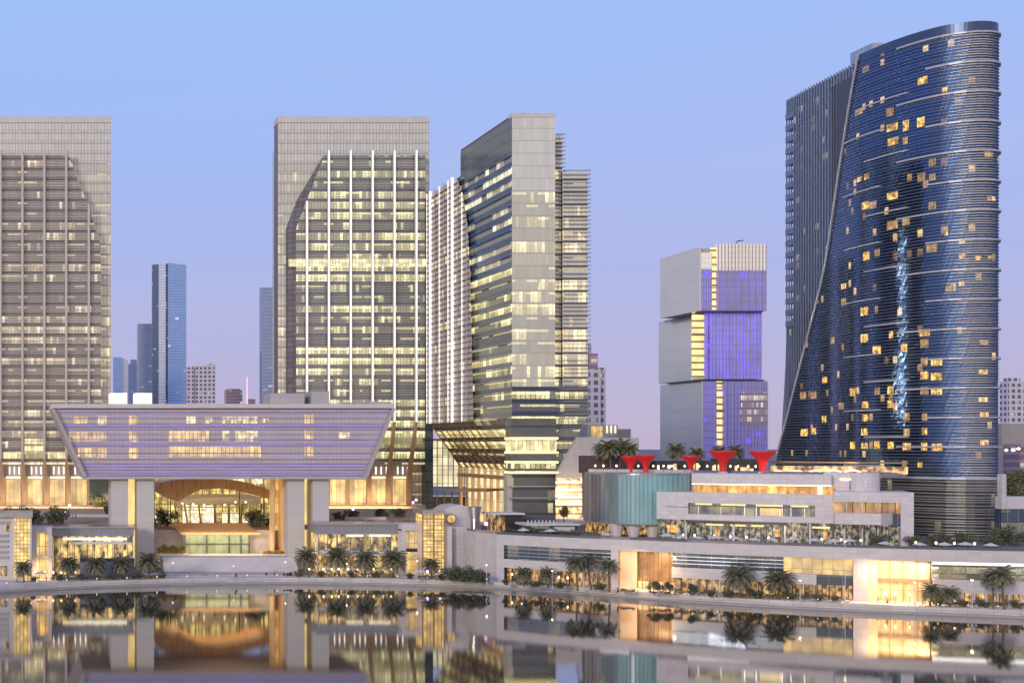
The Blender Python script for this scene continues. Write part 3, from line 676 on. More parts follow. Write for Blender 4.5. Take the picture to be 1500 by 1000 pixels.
# roof lanterns
M['lantern'] = plain('glowing_roof_box', (.8, .75, .65), .6, emit=(1, .9, .7), es=.75, vary=.05)
for a, b in ((163, 188), (200, 225)):
    MB().box(X(a, DB), X(b, DB), DB + 6, DB + 16, Z(592.5, DB), Z(574.5, DB)).build('roof_lantern', M['lantern'], bowl)
M['plantbox'] = panel('plant_room', (.45, .41, .39), 4, 2, .6, .85)
for a, b, c in ((396, 446, 576), (456, 482, 573), (540, 571, 588)):
    MB().box(X(a, DB + 10), X(b, DB + 10), DB + 10, DB + 25, Z(592.5, DB), Z(c, DB + 10)).build('roof_plant_room', M['plantbox'], bowl)
# right lit reveal beside the pier
MB().box(X(401, 500), X(421.5, 492), 508, 509, 5, zB - 1.0).build('side_glazing', M['goldhall'], bowl)
for a in (400, 413, 419): MB().box(X(a, 500), X(a + 2.2, 500), 500, 507.5, 6, zB - 1.0).build('bronze_post', M['bronzelit'], bowl)
# ------------- hall under the floating building
hall = thing('entrance_hall', 'cream lit glass entrance hall under the floating building', 'hall', (X(315, 560), 560, 15))
M['hallglow'] = glow('hall_glow', (1, .72, .22), .95, .5, 1.8, bay=3.2, st=5.5, fr=.05, dark=.4)
MB().box(X(222, 562), X(420, 562), 562, 563, 12, Z(690, 562)).build('lit_glass_wall', M['hallglow'], hall)
M['hallwhite'] = glow('bright_panel', (1, .90, .62), 1.3, .9, 1.2, bay=0, dark=.55)
for a, b, c, d in ((226, 240, 755, 777), (241, 249, 755, 777), (268, 277, 739, 766), (281, 292, 739, 768), (297, 313, 740, 767), (326, 335, 750, 770), (338, 350, 750, 770), (356, 377, 754, 776), (389, 397, 757, 776), (318, 332, 699, 705), (342, 358, 699, 706), (370, 385, 700, 708), (286, 305, 699, 704)):
    MB().box(X(a, 555), X(b, 555), 555, 556, Z(d, 555), Z(c, 555)).build('bright_panel', M['hallwhite'], hall)
m = MB()
for i in range(20): m.box(X(226 + i * 10, 561), X(226 + i * 10, 561) + .25, 561, 561.8, 12, Z(700, 561))
for y_ in (728, 737, 753, 778): m.box(X(224, 561), X(418, 561), 560.6, 561.9, Z(y_ + .8, 561), Z(y_, 561))
m.build('mullions', M['olive'], hall)
MB().box(X(262, 554), X(384, 554), 557, 560, Z(738, 554), Z(724, 554)).build('mezzanine', M['mezz'], hall)
for a in (249, 350, 386): MB().box(X(a, 545), X(a + 1.6, 545), 545, 545.6, 10, Z(712, 545)).build('column', M['dark'], hall)
for i, a in enumerate((262, 275, 294, 315, 334, 352, 379)):
    x_ = X(a, 550); MB().hull([(x_ - .3, 549, 14), (x_ + .3, 549, 14), (x_ + .3, 549.6, 14), (x_ - .3, 549.6, 14)], [(x_ - 2.2 + i * .5, 549, Z(738, 550)), (x_ - 1.6 + i * .5, 549, Z(738, 550)), (x_ - 1.6 + i * .5, 549.6, Z(738, 550)), (x_ - 2.2 + i * .5, 549.6, Z(738, 550))]).build('slanted_column', M['olive'], hall)
for y_, a, b in ((742, 255, 392), (746, 262, 300), (751, 320, 395), (732, 270, 372), (729, 290, 350)):
    MB().box(X(a, 551), X(b, 551), 551, 553.5, Z(y_ + 1, 551), Z(y_, 551)).build('gallery_slab', M['mezz'], hall)
for a in (267, 283, 299, 329, 345, 360): MB().lathe([(.05, -.4), (.5, 0), (.05, .4)], (X(a, 548), 548, Z(735 + a % 5, 548)), 8).build('pendant_lamp', M['warmled'], hall)
MB().box(X(228, 521), X(262, 521), 519.2, 519.8, 8.5, 13.5).build('brown_screen', M['bronzedark'], hall); MB().box(X(370, 521), X(400, 521), 519.2, 519.8, 8.5, 14.5).build('brown_screen', M['bronze'], hall)
# timber eyebrow canopy, a hanging shell open at the front
can = thing('timber_canopy', 'large curved timber canopy hanging above the glass entrance hall', 'canopy', (X(313, 535), 535, Z(712, 535)))
up_ = [(227, 713), (232, 706), (250, 703), (275, 701), (318, 700.5), (350, 704), (380, 712), (402, 722)]
lo_ = [(402, 729), (385, 728.5), (362, 722), (340, 717), (318, 714), (290, 716), (272, 724), (258, 733), (244, 729), (232, 721)]
poly = [(X(a, 530), Z(b, 530)) for a, b in (up_ + lo_)][::-1]
m = MB(); m.xprism(poly, 522, 548)
m.build('shell', M['wood'], can)
# small pavilion with timber roof in front
pv = thing('entrance_pavilion', 'low glass pavilion with a flat timber roof at the top of the steps', 'pavilion', (X(318, 508), 508, 6.6))
YP = 505.0
m = MB(); m.hull([(X(266, YP), YP - 2, Z(782.5, YP)), (X(379, YP), YP - 2, Z(782.5, YP)), (X(365, YP), YP + 14, Z(771, YP)), (X(262, YP), YP + 14, Z(771, YP))],
                 [(X(262, YP), YP - 2.6, Z(780, YP)), (X(381, YP), YP - 2.6, Z(780, YP)), (X(366, YP), YP + 14.5, Z(769, YP)), (X(256, YP), YP + 14.5, Z(769, YP))]); m.build('roof', M['woodroof'], pv)
M['pavglass'] = glow('pavilion_glow', (.85, .80, .34), .3, .3, 1.0, bay=2.4, st=0, fr=.05, dark=.25, base=(.15, .17, .1))
MB().box(X(270, YP), X(366, YP), YP, YP + 10, 6.6, Z(783, YP)).build('glass_body', M['pavglass'], pv)
for a in (270, 302, 335, 352, 364): MB().box(X(a, YP), X(a + 1.5, YP), YP - .6, YP - .1, 6.6, Z(783, YP)).build('post', M['dark'], pv)
MB().box(X(270, YP), X(366, YP), YP - .55, YP - .15, 10.0, 10.3).build('rail', M['dark'], pv)
# broad steps and terrace walls
sp = MB()
for i in range(16): sp.box(X(237, 490), X(430, 490), 480 + i * .55, 500, 2.02 + i * .285, 2.3 + i * .285)
tag(sp.build('steps', M['white2']), 'wide pale stone steps rising from the promenade to the pavilion', 'steps')
for nm, a, b, lab in (('terrace_wall', 228, 262, 'low lit planter wall left of the wide steps'), ('terrace_wall', 386, 432, 'low lit planter wall right of the wide steps')):
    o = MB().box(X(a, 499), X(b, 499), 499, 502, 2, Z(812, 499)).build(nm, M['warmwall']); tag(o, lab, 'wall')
rw = MB(); rw.hull([(X(378, 515), 515, 6.6), (X(384, 515), 515, 6.6), (X(446, 497), 497, 2), (X(438, 497), 497, 2)], [(X(378, 515), 515, Z(786, 515)), (X(384, 515), 515, Z(785, 515)), (X(446, 497), 497, Z(815, 497)), (X(438, 497), 497, Z(816, 497))])
tag(rw.build('ramp_wall', M['bronze']), 'slanting brown ramp wall right of the glass pavilion', 'wall')

# ================================================================== HOTEL
hp = [(556, 304), (547, 300), (537, 299), (525, 298), (508, 297), (495, 295), (481, 293.2), (466, 294), (455, 296.6), (448, 300), (444, 304.5), (442.5, 309), (443.2, 313.5), (445.5, 316.8), (449, 318.6), (455, 320), (470, 322), (500, 324), (545, 322)]
hp = [(x, y) for y, x in hp]
def cr(p0, p1, p2, p3, t): return tuple(.5 * (2 * p1[i] + (p2[i] - p0[i]) * t + (2 * p0[i] - 5 * p1[i] + 4 * p2[i] - p3[i]) * t * t + (3 * p1[i] - p0[i] - 3 * p2[i] + p3[i]) * t ** 3) for i in (0, 1))
HP = []
for i in range(len(hp) - 1):
    for j in range(4): HP.append(cr(hp[max(i - 1, 0)], hp[i], hp[i + 1], hp[min(i + 2, len(hp) - 1)], j / 4))
HP.append(hp[-1]); HS = [0]
for a, b in zip(HP, HP[1:]): HS.append(HS[-1] + math.hypot(b[0] - a[0], b[1] - a[1]))
def HPt(s):
    for i in range(len(HS) - 1):
        if s <= HS[i + 1]: t = (s - HS[i]) / (HS[i + 1] - HS[i]); return (lerp(HP[i][0], HP[i + 1][0], t), lerp(HP[i][1], HP[i + 1][1], t))
    return HP[-1]
HPX = [(VX + F * p[0] / p[1], s) for p, s in zip(HP, HS)]
nose = max(range(len(HPX)), key=lambda i: HPX[i][0])
def s_of(px): return pl(HPX[:nose + 1], px)
def HN(s):
    a, b = HPt(max(0, s - .5)), HPt(s + .5); d = Vector((b[0] - a[0], b[1] - a[1])).normalized(); return (d.y * -1, d.x) if False else (d.y, -d.x)
def ho(s, o):       # point o metres in front of the facade
    p = HPt(s); n = HN(s); return (p[0] + n[0] * o, p[1] + n[1] * o)
hotel = thing('hotel_tower', 'tall curved dark blue glass hotel tower with pale ledges and scattered lit rooms', 'hotel', (305, 480, 16))
HT = 184.0; HB = 36.0
diag = [(1259, 80), (1231, 248), (1208, 400), (1174, 534), (1152, 620), (1137, 678), (1134, 700)]
dz = sorted([(Z(b, HPt(s_of(a))[1]), s_of(a)) for a, b in diag])
M['hotel'] = glass('hotel_glass', (.04, .085, .205), 1.9, 3.2, .042, .0, c1=(1, .48, .09), c2=(1, .66, .25), es=1.15, metal=.85, rough=.14, sp=.22, span=(.08, .12, .22), wav=.05, frame=.04, seed=61.0)
_h = M['hotel'].node_tree; _g = _h.nodes.new('ShaderNodeMapRange'); _u = [n for n in _h.nodes if n.type == 'SEPXYZ'][0]
_g.inputs['From Min'].default_value = s_of(1350); _g.inputs['From Max'].default_value = s_of(1400); _g.inputs['To Min'].default_value = .10; _g.inputs['To Max'].default_value = .55
_h.links.new(_u.outputs[0], _g.inputs['Value']); _h.links.new(_g.outputs[0], _h.nodes['Principled BSDF'].inputs['Roughness'])
M['hotelw'] = glass('hotel_wing_glass', (.10, .13, .20), 2.6, 3.2, .05, .0, c1=(1, .75, .3), c2=(1, .85, .5), es=.6, metal=.8, rough=.1, sp=.2, span=(.10, .12, .17), wav=.04, seed=63.0)
hz = levels(HB, HT - 3, 3.2)
Send = HS[-1]
def strip_h(z0, z1, s0a, s0b, s1, o, mat, nm, seg=130):
    m = MB()
    for i in range(seg):
        t0, t1 = i / seg, (i + 1) / seg
        a, b, c, d = lerp(s0a, s1, t0), lerp(s0a, s1, t1), lerp(s0b, s1, t1), lerp(s0b, s1, t0)
        p = [(*ho(a, o), z0), (*ho(b, o), z0), (*ho(c, o), z1), (*ho(d, o), z1)]
        m.face(p, [(a, z0), (b, z0), (c, z1), (d, z1)])
    return m.build(nm, mat, hotel, smooth=False)
for z0, z1 in zip(hz, hz[1:]): strip_h(z0, z1, pl(dz, z0), pl(dz, z1), Send, 0, M['hotel'], 'storey_window')
def ledge(z, s0, s1, h, o0, o1, mat, nm, n=None):
    n = n or max(2, int((s1 - s0) / 3)); m = MB()
    for i in range(n):
        a, b = lerp(s0, s1, i / n), lerp(s0, s1, (i + 1) / n)
        pa, pb, qa, qb = ho(a, o0), ho(b, o0), ho(a, o1), ho(b, o1)
        m.face([(*qa, z), (*qb, z), (*qb, z + h), (*qa, z + h)]); m.face([(*qa, z + h), (*qb, z + h), (*pb, z + h), (*pa, z + h)]); m.face([(*pa, z), (*pb, z), (*qb, z), (*qa, z)])
    for s_, fl in ((s0, 0), (s1, 1)):
        p, q = ho(s_, o0), ho(s_, o1); f = [(*p, z), (*q, z), (*q, z + h), (*p, z + h)]; m.face(f if not fl else f[::-1])
    return m.build(nm, mat, hotel)
snose = s_of(1395)
for i, z in enumerate(hz[:-1]):
    m = MB()
    for q in range(3):
        zz_ = z + q * 1.067; s0 = pl(dz, zz_) + .3; n = 46; h = .10
        for j in range(n):
            a, b = lerp(s0, Send - 20, j / n), lerp(s0, Send - 20, (j + 1) / n); pa, pb, qa, qb = ho(a, .02), ho(b, .02), ho(a, .38), ho(b, .38)
            m.face([(*qa, zz_), (*qb, zz_), (*qb, zz_ + h), (*qa, zz_ + h)]); m.face([(*qa, zz_ + h), (*qb, zz_ + h), (*pb, zz_ + h), (*pa, zz_ + h)]); m.face([(*pa, zz_), (*pb, zz_), (*qb, zz_), (*qa, zz_)])
    m.build('sun_blade', M['hblade'], hotel)
M['noseblade'] = plain('nose_highlight_blade', (.62, .58, .56), .5, .25, vary=.1)  # extra pale blades put the nose's sky highlight into their colour
m = MB(); n = 16
for z in hz[:-1]:
    for q in range(4):
        zz_ = z + .25 + q * .8
        for j in range(n):
            a, b = lerp(s_of(1400), s_of(1458), j / n), lerp(s_of(1400), s_of(1458), (j + 1) / n); h = .24 * math.sin(math.pi * (j + .5) / n) ** .7
            pa, pb, qa, qb = ho(a, .03), ho(b, .03), ho(a, .3), ho(b, .3)
            m.face([(*qa, zz_), (*qb, zz_), (*qb, zz_ + h), (*qa, zz_ + h)]); m.face([(*qa, zz_ + h), (*qb, zz_ + h), (*pb, zz_ + h), (*pa, zz_ + h)])
m.build('nose_highlight_louvre', M['noseblade'], hotel)
M['hledge'] = plain('pale_hotel_ledge', (.46, .45, .50), .4, .2, vary=.05)
for n in range(15):
    z = 180.2 - 9.6 * n
    if z < HB: break
    ledge(z, s_of(1316 if n % 2 == 0 else 1358), s_of(1462) + 6, .55, .0, .95, M['hledge'], 'ledge')
    z2 = z - 8.0
    if n > 0 and n % 2 == 1 or n in (2,): pass
    for (a, b, dzz, par) in ((1269, 1331, -6.2, 1), (1240, 1290, -6.5, 0), (1275, 1330, -6.2, 1)):
        if n % 2 == par and a != 1275 and n > 0:
            zz_ = z + dzz
            if pl(dz, zz_) < s_of(a): ledge(zz_, s_of(a), s_of(b), .5, .0, .95, M['hledge'], 'ledge')
# bright edge along the diagonal cut
m = MB(); q = [((*ho(pl(dz, z), .5), z)) for z in levels(HB - 1, HT, 8)]; m.tube(q, .38, 5); m.build('diagonal_edge', M['hledge'], hotel)
# parapet and roof
strip_h(HT - 3, HT, pl(dz, HT), pl(dz, HT), Send, 0.05, M['hcap'], 'parapet')
m = MB(); m.face([(*HPt(lerp(pl(dz, HT), Send, i / 40)), HT - 1.2) for i in range(41)]); m.build('roof', M['conc'], hotel)
# body behind
m = MB(); m.prism([(296, 482), (298, 470), (304, 449), (309, 446), (315, 449), (319, 470), (321, 545), (306, 545)], 16, HT - 4); m.build('body', M['dark'], hotel)
# left wing with vertical fins
wp = [(307.2, 558), (304.2, 547), (302.0, 530), (300, 505), (298.2, 482)]
WS = [0]
for a, b in zip(wp, wp[1:]): WS.append(WS[-1] + math.hypot(b[0] - a[0], b[1] - a[1]))
def WPt(u):
    u = max(0, min(WS[-1], u))
    for i in range(len(WS) - 1):
        if u <= WS[i + 1]: t = (u - WS[i]) / (WS[i + 1] - WS[i]); return (lerp(wp[i][0], wp[i + 1][0], t), lerp(wp[i][1], wp[i + 1][1], t))
    return wp[-1]
wl = [(Z(690, 556), 0.5), (Z(600, 552), 6), (Z(540, 549), 9.5), (Z(475, 547), 11.4), (Z(470, 547), 17.5), (200, 17.5)]
wuf = lambda z: (pl(wl, z), WS[-1])
wz = levels(HB, Z(150, 547), 3.2)
storeys(hotel, M['hotelw'], WPt, wuf, wz, 'wing_window', seg=5)
MB().prism([WPt(11.6), WPt(WS[-1]), (303, 482), (308, 546)], wz[-1], wz[-1] + .6).build('wing_roof', M['steel'], hotel)
u = 12.2
while u < WS[-1]:
    p = WPt(u); MB().box(p[0] - .45, p[0] - .05, p[1] - .12, p[1] + .12, HB, wz[-1] + .8).build('wing_fin', M['wfin'], hotel); u += 2.15
for i in range(6):      # the lower left edge flares outwards
    pass
for i in range(24):
    z = wz[-1] - 5 - i * 4.6
    if z < 92: break
    a_, b_ = WPt(11.4), WPt(18.5); MB().prism([(a_[0] - .5, a_[1]), (b_[0] - .5, b_[1]), (b_[0] + 4, b_[1]), (a_[0] + 4, a_[1])], z - 2.3, z).build('balcony', M['wfin'], hotel)
MB().prism([WPt(11.4), WPt(18.5), (WPt(18.5)[0] + 4, WPt(18.5)[1]), (WPt(11.4)[0] + 4, WPt(11.4)[1])], wz[-1] - 4.5, wz[-1] + .5).build('wing_corner', M['wfin'], hotel)
MB().prism([(WPt(11.4)[0] + 3, 547), (WPt(18.5)[0] + 3, 540), (316, 540), (316, 547)], 60, wz[-1] - .2).build('wing_core', M['dark'], hotel)
# step roof next to the diagonal
MB().box(299, 303, 483, 496, wz[-1] + .6, wz[-1] + 5.0).build('roof_plant', M['silver'], hotel)
# lit rooms
M['room'] = glow('hotel_room_glow', (1, .58, .13), 1.35, .9, 1.6, bay=.9, st=0, fr=.12, dark=.12, base=(.2, .12, .05))
M['roomdim'] = glow('hotel_room_dim', (1, .6, .22), .6, .8, 1.1, bay=.9, st=0, fr=.14, dark=.1, base=(.15, .1, .05))
C8 = lambda a, b: (1130 + a / 2.632, 20 + b / 2.632)
C1 = lambda a, b: (1110 + a * .32, 380 + b * .32)
rooms = [(*C8(585, 258), 46, 34, 0), (*C8(668, 295), 24, 24, 0), (*C8(340, 380), 34, 30, 1), (*C8(460, 380), 34, 40, 1), (*C8(468, 438), 52, 34, 0), (*C8(520, 432), 28, 50, 0), (*C8(578, 418), 36, 46, 0), (*C8(470, 493), 52, 34, 0), (*C8(518, 490), 24, 36, 1),
         (*C8(622, 574), 34, 34, 1), (*C8(370, 628), 24, 28, 0), (*C8(342, 640), 24, 24, 0), (*C8(580, 630), 36, 40, 1), (*C8(622, 630), 30, 34, 1), (*C8(468, 703), 50, 34, 0), (*C8(365, 740), 34, 34, 0), (*C8(622, 740), 34, 36, 1), (*C8(468, 815), 50, 38, 1), (*C8(520, 800), 36, 40, 1),
         (*C8(675, 840), 14, 40, 0), (*C8(735, 878), 28, 24, 0), (*C8(735, 935), 28, 20, 0), (*C8(795, 943), 28, 20, 0), (*C8(845, 940), 28, 20, 1), (*C8(620, 905), 50, 40, 1), (*C8(368, 935), 30, 40, 0), (*C8(410, 922), 24, 34, 1), (*C8(835, 543), 40, 24, 1), (*C8(845, 712), 40, 20, 0),
         (*C1(395, 122), 26, 30, 0), (*C1(395, 195), 26, 40, 1), (*C1(490, 238), 40, 46, 0), (*C1(545, 228), 16, 40, 1), (*C1(885, 128), 55, 44, 1), (*C1(932, 113), 30, 26, 0), (*C1(490, 360), 40, 46, 0), (*C1(612, 345), 22, 40, 0), (*C1(547, 415), 44, 46, 0), (*C1(672, 405), 34, 46, 0), (*C1(765, 335), 60, 40, 0), (*C1(765, 385), 46, 50, 1),
         (*C1(820, 468), 62, 42, 0), (*C1(765, 468), 40, 42, 1), (*C1(820, 535), 62, 42, 0), (*C1(765, 530), 46, 44, 0), (*C1(820, 602), 60, 42, 0), (*C1(765, 600), 46, 44, 1), (*C1(308, 550), 26, 34, 0), (*C1(437, 607), 34, 44, 0), (*C1(550, 602), 30, 44, 1), (*C1(610, 598), 34, 44, 0), (*C1(610, 662), 34, 40, 0), (*C1(494, 664), 34, 40, 0),
         (*C1(494, 725), 34, 40, 0), (*C1(306, 730), 24, 40, 0), (*C1(215, 792), 40, 40, 0), (*C1(258, 785), 30, 36, 0), (*C1(490, 788), 34, 40, 0), (*C1(765, 720), 30, 40, 1), (*C1(684, 720), 34, 44, 1), (*C1(684, 790), 34, 40, 1), (*C1(765, 785), 30, 40, 0), (*C1(437, 850), 28, 40, 0), (*C1(492, 852), 36, 34, 0), (*C1(547, 848), 30, 44, 0), (*C1(610, 850), 34, 40, 0), (*C1(684, 855), 44, 40, 0), (*C1(765, 855), 36, 44, 0), (*C1(822, 858), 60, 42, 0), (*C1(1030, 513), 50, 26, 0), (*C1(1030, 640), 50, 26, 0), (*C1(1035, 708), 46, 24, 0), (*C1(1035, 838), 46, 28, 0), (*C1(1035, 380), 46, 24, 1),
         (*C1(210, 622), 34, 40, 1), (*C1(258, 620), 34, 40, 1), (*C1(745, 940), 26, 30, 0), (*C1(385, 670), 30, 40, 1), (*C1(345, 370), 24, 36, 1), (*C1(925, 325), 24, 40, 1)]
for px, py, w_, h_, dim in rooms:
    sc_ = 2.632 if py < 400 and (px, py) else 3.125
    w2, h2 = .82 * w_ / sc_, .8 * h_ / sc_; s0, s1 = s_of(px - w2 / 2), s_of(px + w2 / 2); Y_ = HPt((s0 + s1) / 2)[1]
    zt_, zb_ = Z(py - h2 / 2, Y_), Z(py + h2 / 2, Y_); m = MB(); n = 4
    for i in range(n):
        a, b = lerp(s0, s1, i / n), lerp(s0, s1, (i + 1) / n); m.face([(*ho(a, .2), zb_), (*ho(b, .2), zb_), (*ho(b, .2), zt_), (*ho(a, .2), zt_)], [(a, zb_), (b, zb_), (b, zt_), (a, zt_)])
    m.build('lit_window', M['roomdim'] if dim else M['room'], hotel)
# podium screen of close louvres below the tower
sb0, sb1 = s_of(1250), s_of(1462) + 22
strip_h(16, HB, sb0, sb0, sb1, -.6, M['basedark'], 'podium_window', 30)
for i in range(22):
    z = Z(789, 443) + i * .96
    if z > HB - 1: break
    wob = .18 * math.sin(i * 1.7); ledge(z + wob, sb0, sb1, .3, .1, 1.0, M['hlouv'], 'podium_louvre', 16)
ledge(HB - .6, s_of(1140), sb1, .8, .0, 1.6, M['hledge'], 'podium_cornice', 40)
# ================================================================== BOX TOWER
DX = 800.0
bt = thing('stacked_box_tower', 'tower of three offset stacked boxes with blank pale side walls and violet lit fronts', 'tower', (X(1040, DX), DX, 2))
M['blank'] = panel('blank_side_cladding', (.74, .70, .64), 60, 9.5, .6, .78, vary=.04, jw=.004)
def violet(name, strength, spot):
    k = NT(name); P = k.p; uv, u, v = k.uv()
    fa = k.math('FRACT', k.math('DIVIDE', u, 1.35)); fb = k.math('FRACT', k.math('DIVIDE', v, 4.2))
    n = k.noise(k.comb(k.math('MULTIPLY', u, .10), k.math('MULTIPLY', v, .075), 1.0), 1.5, 1)
    vo = k.n('ShaderNodeTexVoronoi'); k.l(k.comb(k.math('DIVIDE', u, 9.), k.math('DIVIDE', v, 10.), spot), vo.inputs['Vector']); vo.inputs['Scale'].default_value = 1
    sp_ = k.math('MAXIMUM', k.math('SUBTRACT', 1.0, k.math('MULTIPLY', vo.outputs['Distance'], 4.2)), 0.0)
    e = k.math('ADD', k.math('MULTIPLY', sp_, 2.6), k.math('MULTIPLY', n, strength * 1.5))
    e = k.math('MULTIPLY', e, k.math('ADD', k.math('MULTIPLY', k.math('GREATER_THAN', fa, .22), .75), .25))
    P.inputs['Emission Color'].default_value = (.13, .08, .95, 1); k.l(e, P.inputs['Emission Strength'])
    c = k.mix(k.math('LESS_THAN', fa, .22), (.26, .25, .42), (.52, .49, .62)); c = k.mix(k.math('MINIMUM', k.math('MULTIPLY', sp_, 1.6), .9), c, (.03, .02, .3)); c = k.mix(k.math('LESS_THAN', fb, .08), c, (.2, .17, .25))
    k.l(c, P.inputs['Base Color']); P.inputs['Roughness'].default_value = .3; P.inputs['Metallic'].default_value = .25
    return k.m
M['violet1'] = violet('violet_lit_front', .35, 1.0); M['violet2'] = violet('violet_lit_front_strong', .75, 4.0); M['violet3'] = violet('violet_lit_front_soft', .30, 7.0)
M['crownlit'] = panel('lit_crown_screen', (.72, .66, .58), 1.9, 3.0, .5, .45, vary=.08, jw=.12, emit=(1, .85, .68), es=.30)
M['notch'] = glow('amber_notch', (1, .66, .2), 1.9, .2, .5, st=4.1, fr=.28, dark=.5)
M['btlow'] = glass('box_tower_low_glass', (.34, .30, .40), 1.35, 4.2, .25, .35, c1=(1, .72, .4), c2=(1, .9, .7), es=.9, metal=.4, rough=.2, sp=.3, seed=71.0)
def stack(xl, xf, xr, ytop, ybot, notch, mat, crown=None, dy=0.0):
    Y = DX + dy; x0, x1 = X(xf, Y), X(xr, Y); Yb = F * x0 / (xl - VX); zt, zb = Z(ytop, Y), Z(ybot, Y)
    MB().box(x0, x0 + .8, Y, Yb, zb, zt).build('blank_wall', M['blank'], bt)
    n0, n1 = X(notch[0], Y), X(notch[1], Y)
    MB().box(x0 + .81, x1 - .05, Y + 2.4, Yb - .05, zb + .02, zt - .5).build('box_body', M['beigeband'], bt)
    ztt = zt if not crown else Z(crown[0], Y)
    if n0 - x0 > 2: MB().box(x0 + .81, n0, Y, Y + 2.3, zb, ztt if not crown else Z(crown[1], Y)).build('violet_front', mat, bt)
    MB().box(n1, x1, Y, Y + 2.3, zb, Z(crown[2], Y) if crown else zt).build('violet_front', mat, bt)
    MB().box(n0 + .02, n1 - .02, Y + 1.7, Y + 2.35, zb, zt).build('amber_notch', M['notch'], bt)
    z = zb
    while z < zt: MB().box(n0 + .03, n1 - .03, Y + .2, Y + 1.68, z, z + .7).build('notch_slab', M['blankslab'], bt); z += 13.5 * .4 * (33 / 33) * 2.45
    m = MB(); x = n1 + .3
    while x < x1: m.box(x - .16, x + .16, Y - .5, Y - .02, zb, zt if not crown else Z(357, Y)); x += 2.0
    m.build('front_fins', M['btfin'], bt)
    return x0, x1, n0, n1, Y, Yb
M['blankslab'] = plain('notch_slab', (.6, .5, .4), .6); M['btfin'] = plain('pale_front_fin', (.42, .38, .46), .45, .2)
r = stack(967, 1025, 1123, 362, 455, (1043, 1051), M['violet1'], (357, 394, 396))
x0, x1, n0, n1, Y, Yb = r
MB().box(n1, x1, Y + .05, Y + 2.2, Z(395.8, Y), Z(357, Y)).build('lit_crown', M['crownlit'], bt)
MB().box(x0 + .82, n0, Y + .05, Y + 2.2, Z(393.8, Y), Z(370, Y)).build('lit_crown', M['crownlit'], bt)
stack(965, 1037, 1116, 457, 555, (1016, 1033), M['violet2'], dy=3)
stack(967, 1028, 1125, 558, 700, (1050, 1060), M['violet3'], dy=0)
MB().box(X(1086, 799), X(1124, 799), 799.2, 799.9, Z(622, 799), Z(574, 799)).build('lit_lower_windows', M['btlow'], bt)
for z_, a, b in ((456, 964, 1124), (556.5, 964, 1126)):
    MB().box(X(a + 60, DX), X(b - 2, DX) - 2, DX - .6, DX + 40, Z(z_ + 1.3, DX), Z(z_ - .6, DX)).build('joint_band', M['dark'], bt)
m = MB(); m.tube([(X(1082, DX), 803, Z(357, DX)), (X(1084, DX), 803, Z(352, DX)), (X(1093, DX), 803, Z(351, DX))], .3, 5); m.build('roof_crane', M['dark'], bt)

# ================================================================== RIGHT: waterfront podium
PD = [(727, 449.5), (800, 438), (860, 430), (940, 421.5), (1000, 414), (1060, 408), (1120, 402.5), (1180, 397.5), (1240, 392.5), (1320, 387), (1400, 382.5), (1500, 378), (1600, 374)]
PL = [(X(a, d), d) for a, d in PD]
PS = [0]
for a, b in zip(PL, PL[1:]): PS.append(PS[-1] + math.hypot(b[0] - a[0], b[1] - a[1]))
def PPt(s, o=0.0):
    s = max(0, min(PS[-1] - .01, s))
    for i in range(len(PL) - 1):
        if s <= PS[i + 1]:
            t = (s - PS[i]) / (PS[i + 1] - PS[i]); d = Vector((PL[i + 1][0] - PL[i][0], PL[i + 1][1] - PL[i][1])).normalized()
            return (lerp(PL[i][0], PL[i + 1][0], t) + d.y * o, lerp(PL[i][1], PL[i + 1][1], t) - d.x * o)
PQ = [(VX + F * PPt(s / 2)[0] / PPt(s / 2)[1], s / 2) for s in range(int(PS[-1] * 2))]
def ps(px): return pl(PQ, px)
pod = thing('waterfront_podium', 'long pale two storey shopping podium curving along the promenade with lit shop entrances', 'podium', (240, 400, 2))
M['podband'] = panel('podium_panel', (.58, .53, .52), 3.0, 1.2, .5, .78, vary=.10, jw=.02)
def pwall(px0, px1, z0, z1, o, mat, nm, root=pod, thick=.5, n=None):
    s0, s1 = ps(px0), ps(px1); n = n or max(1, int((s1 - s0) / 8)); m = MB()
    fr = [PPt(lerp(s0, s1, i / n), o) for i in range(n + 1)]; bk = [PPt(lerp(s0, s1, i / n), o - thick) for i in range(n + 1)]
    b = len(m.v)
    us = [lerp(s0, s1, i / n) for i in range(n + 1)]
    m.strip(fr, z0, z1, us)
    for i in range(n):
        m.face([(*fr[i], z1), (*fr[i + 1], z1), (*bk[i + 1], z1), (*bk[i], z1)]); m.face([(*bk[i], z0), (*bk[i + 1], z0), (*fr[i + 1], z0), (*fr[i], z0)])
        m.face([(*bk[i + 1], z0), (*bk[i], z0), (*bk[i], z1), (*bk[i + 1], z1)])
    for i, fl in ((0, 1), (n, 0)):
        f = [(*fr[i], z0), (*bk[i], z0), (*bk[i], z1), (*fr[i], z1)]; m.face(f[::-1] if fl else f)
    return m.build(nm, mat, root)
zd = 16.2
pwall(727, 1600, 13.9, 17.3, 0, M['podband'], 'parapet_band')
s0, s1 = ps(727), ps(1600)
bkl = [PPt(lerp(s0, s1, i / 30), -5.2) for i in range(31)]; bk0 = [PPt(lerp(s0, s1, i / 30), -.5) for i in range(31)]
m = MB(); m.prism(bkl + [(X(1600, 520), 520), (X(700, 520), 520), (X(722, 456), 456)], 2.0, zd); m.build('deck_body', M['deckdark'], pod)
M['deckpave'] = plain('deck_paving', (.25, .21, .20), .8, vary=.2)
m = MB(); m.face([(x, y, zd + .01) for x, y in bk0] + [(X(1600, 520), 520, zd + .01), (X(700, 520), 520, zd + .01), (X(722, 456), 456, zd + .01)]); m.build('deck_paving', M['deckpave'], pod)
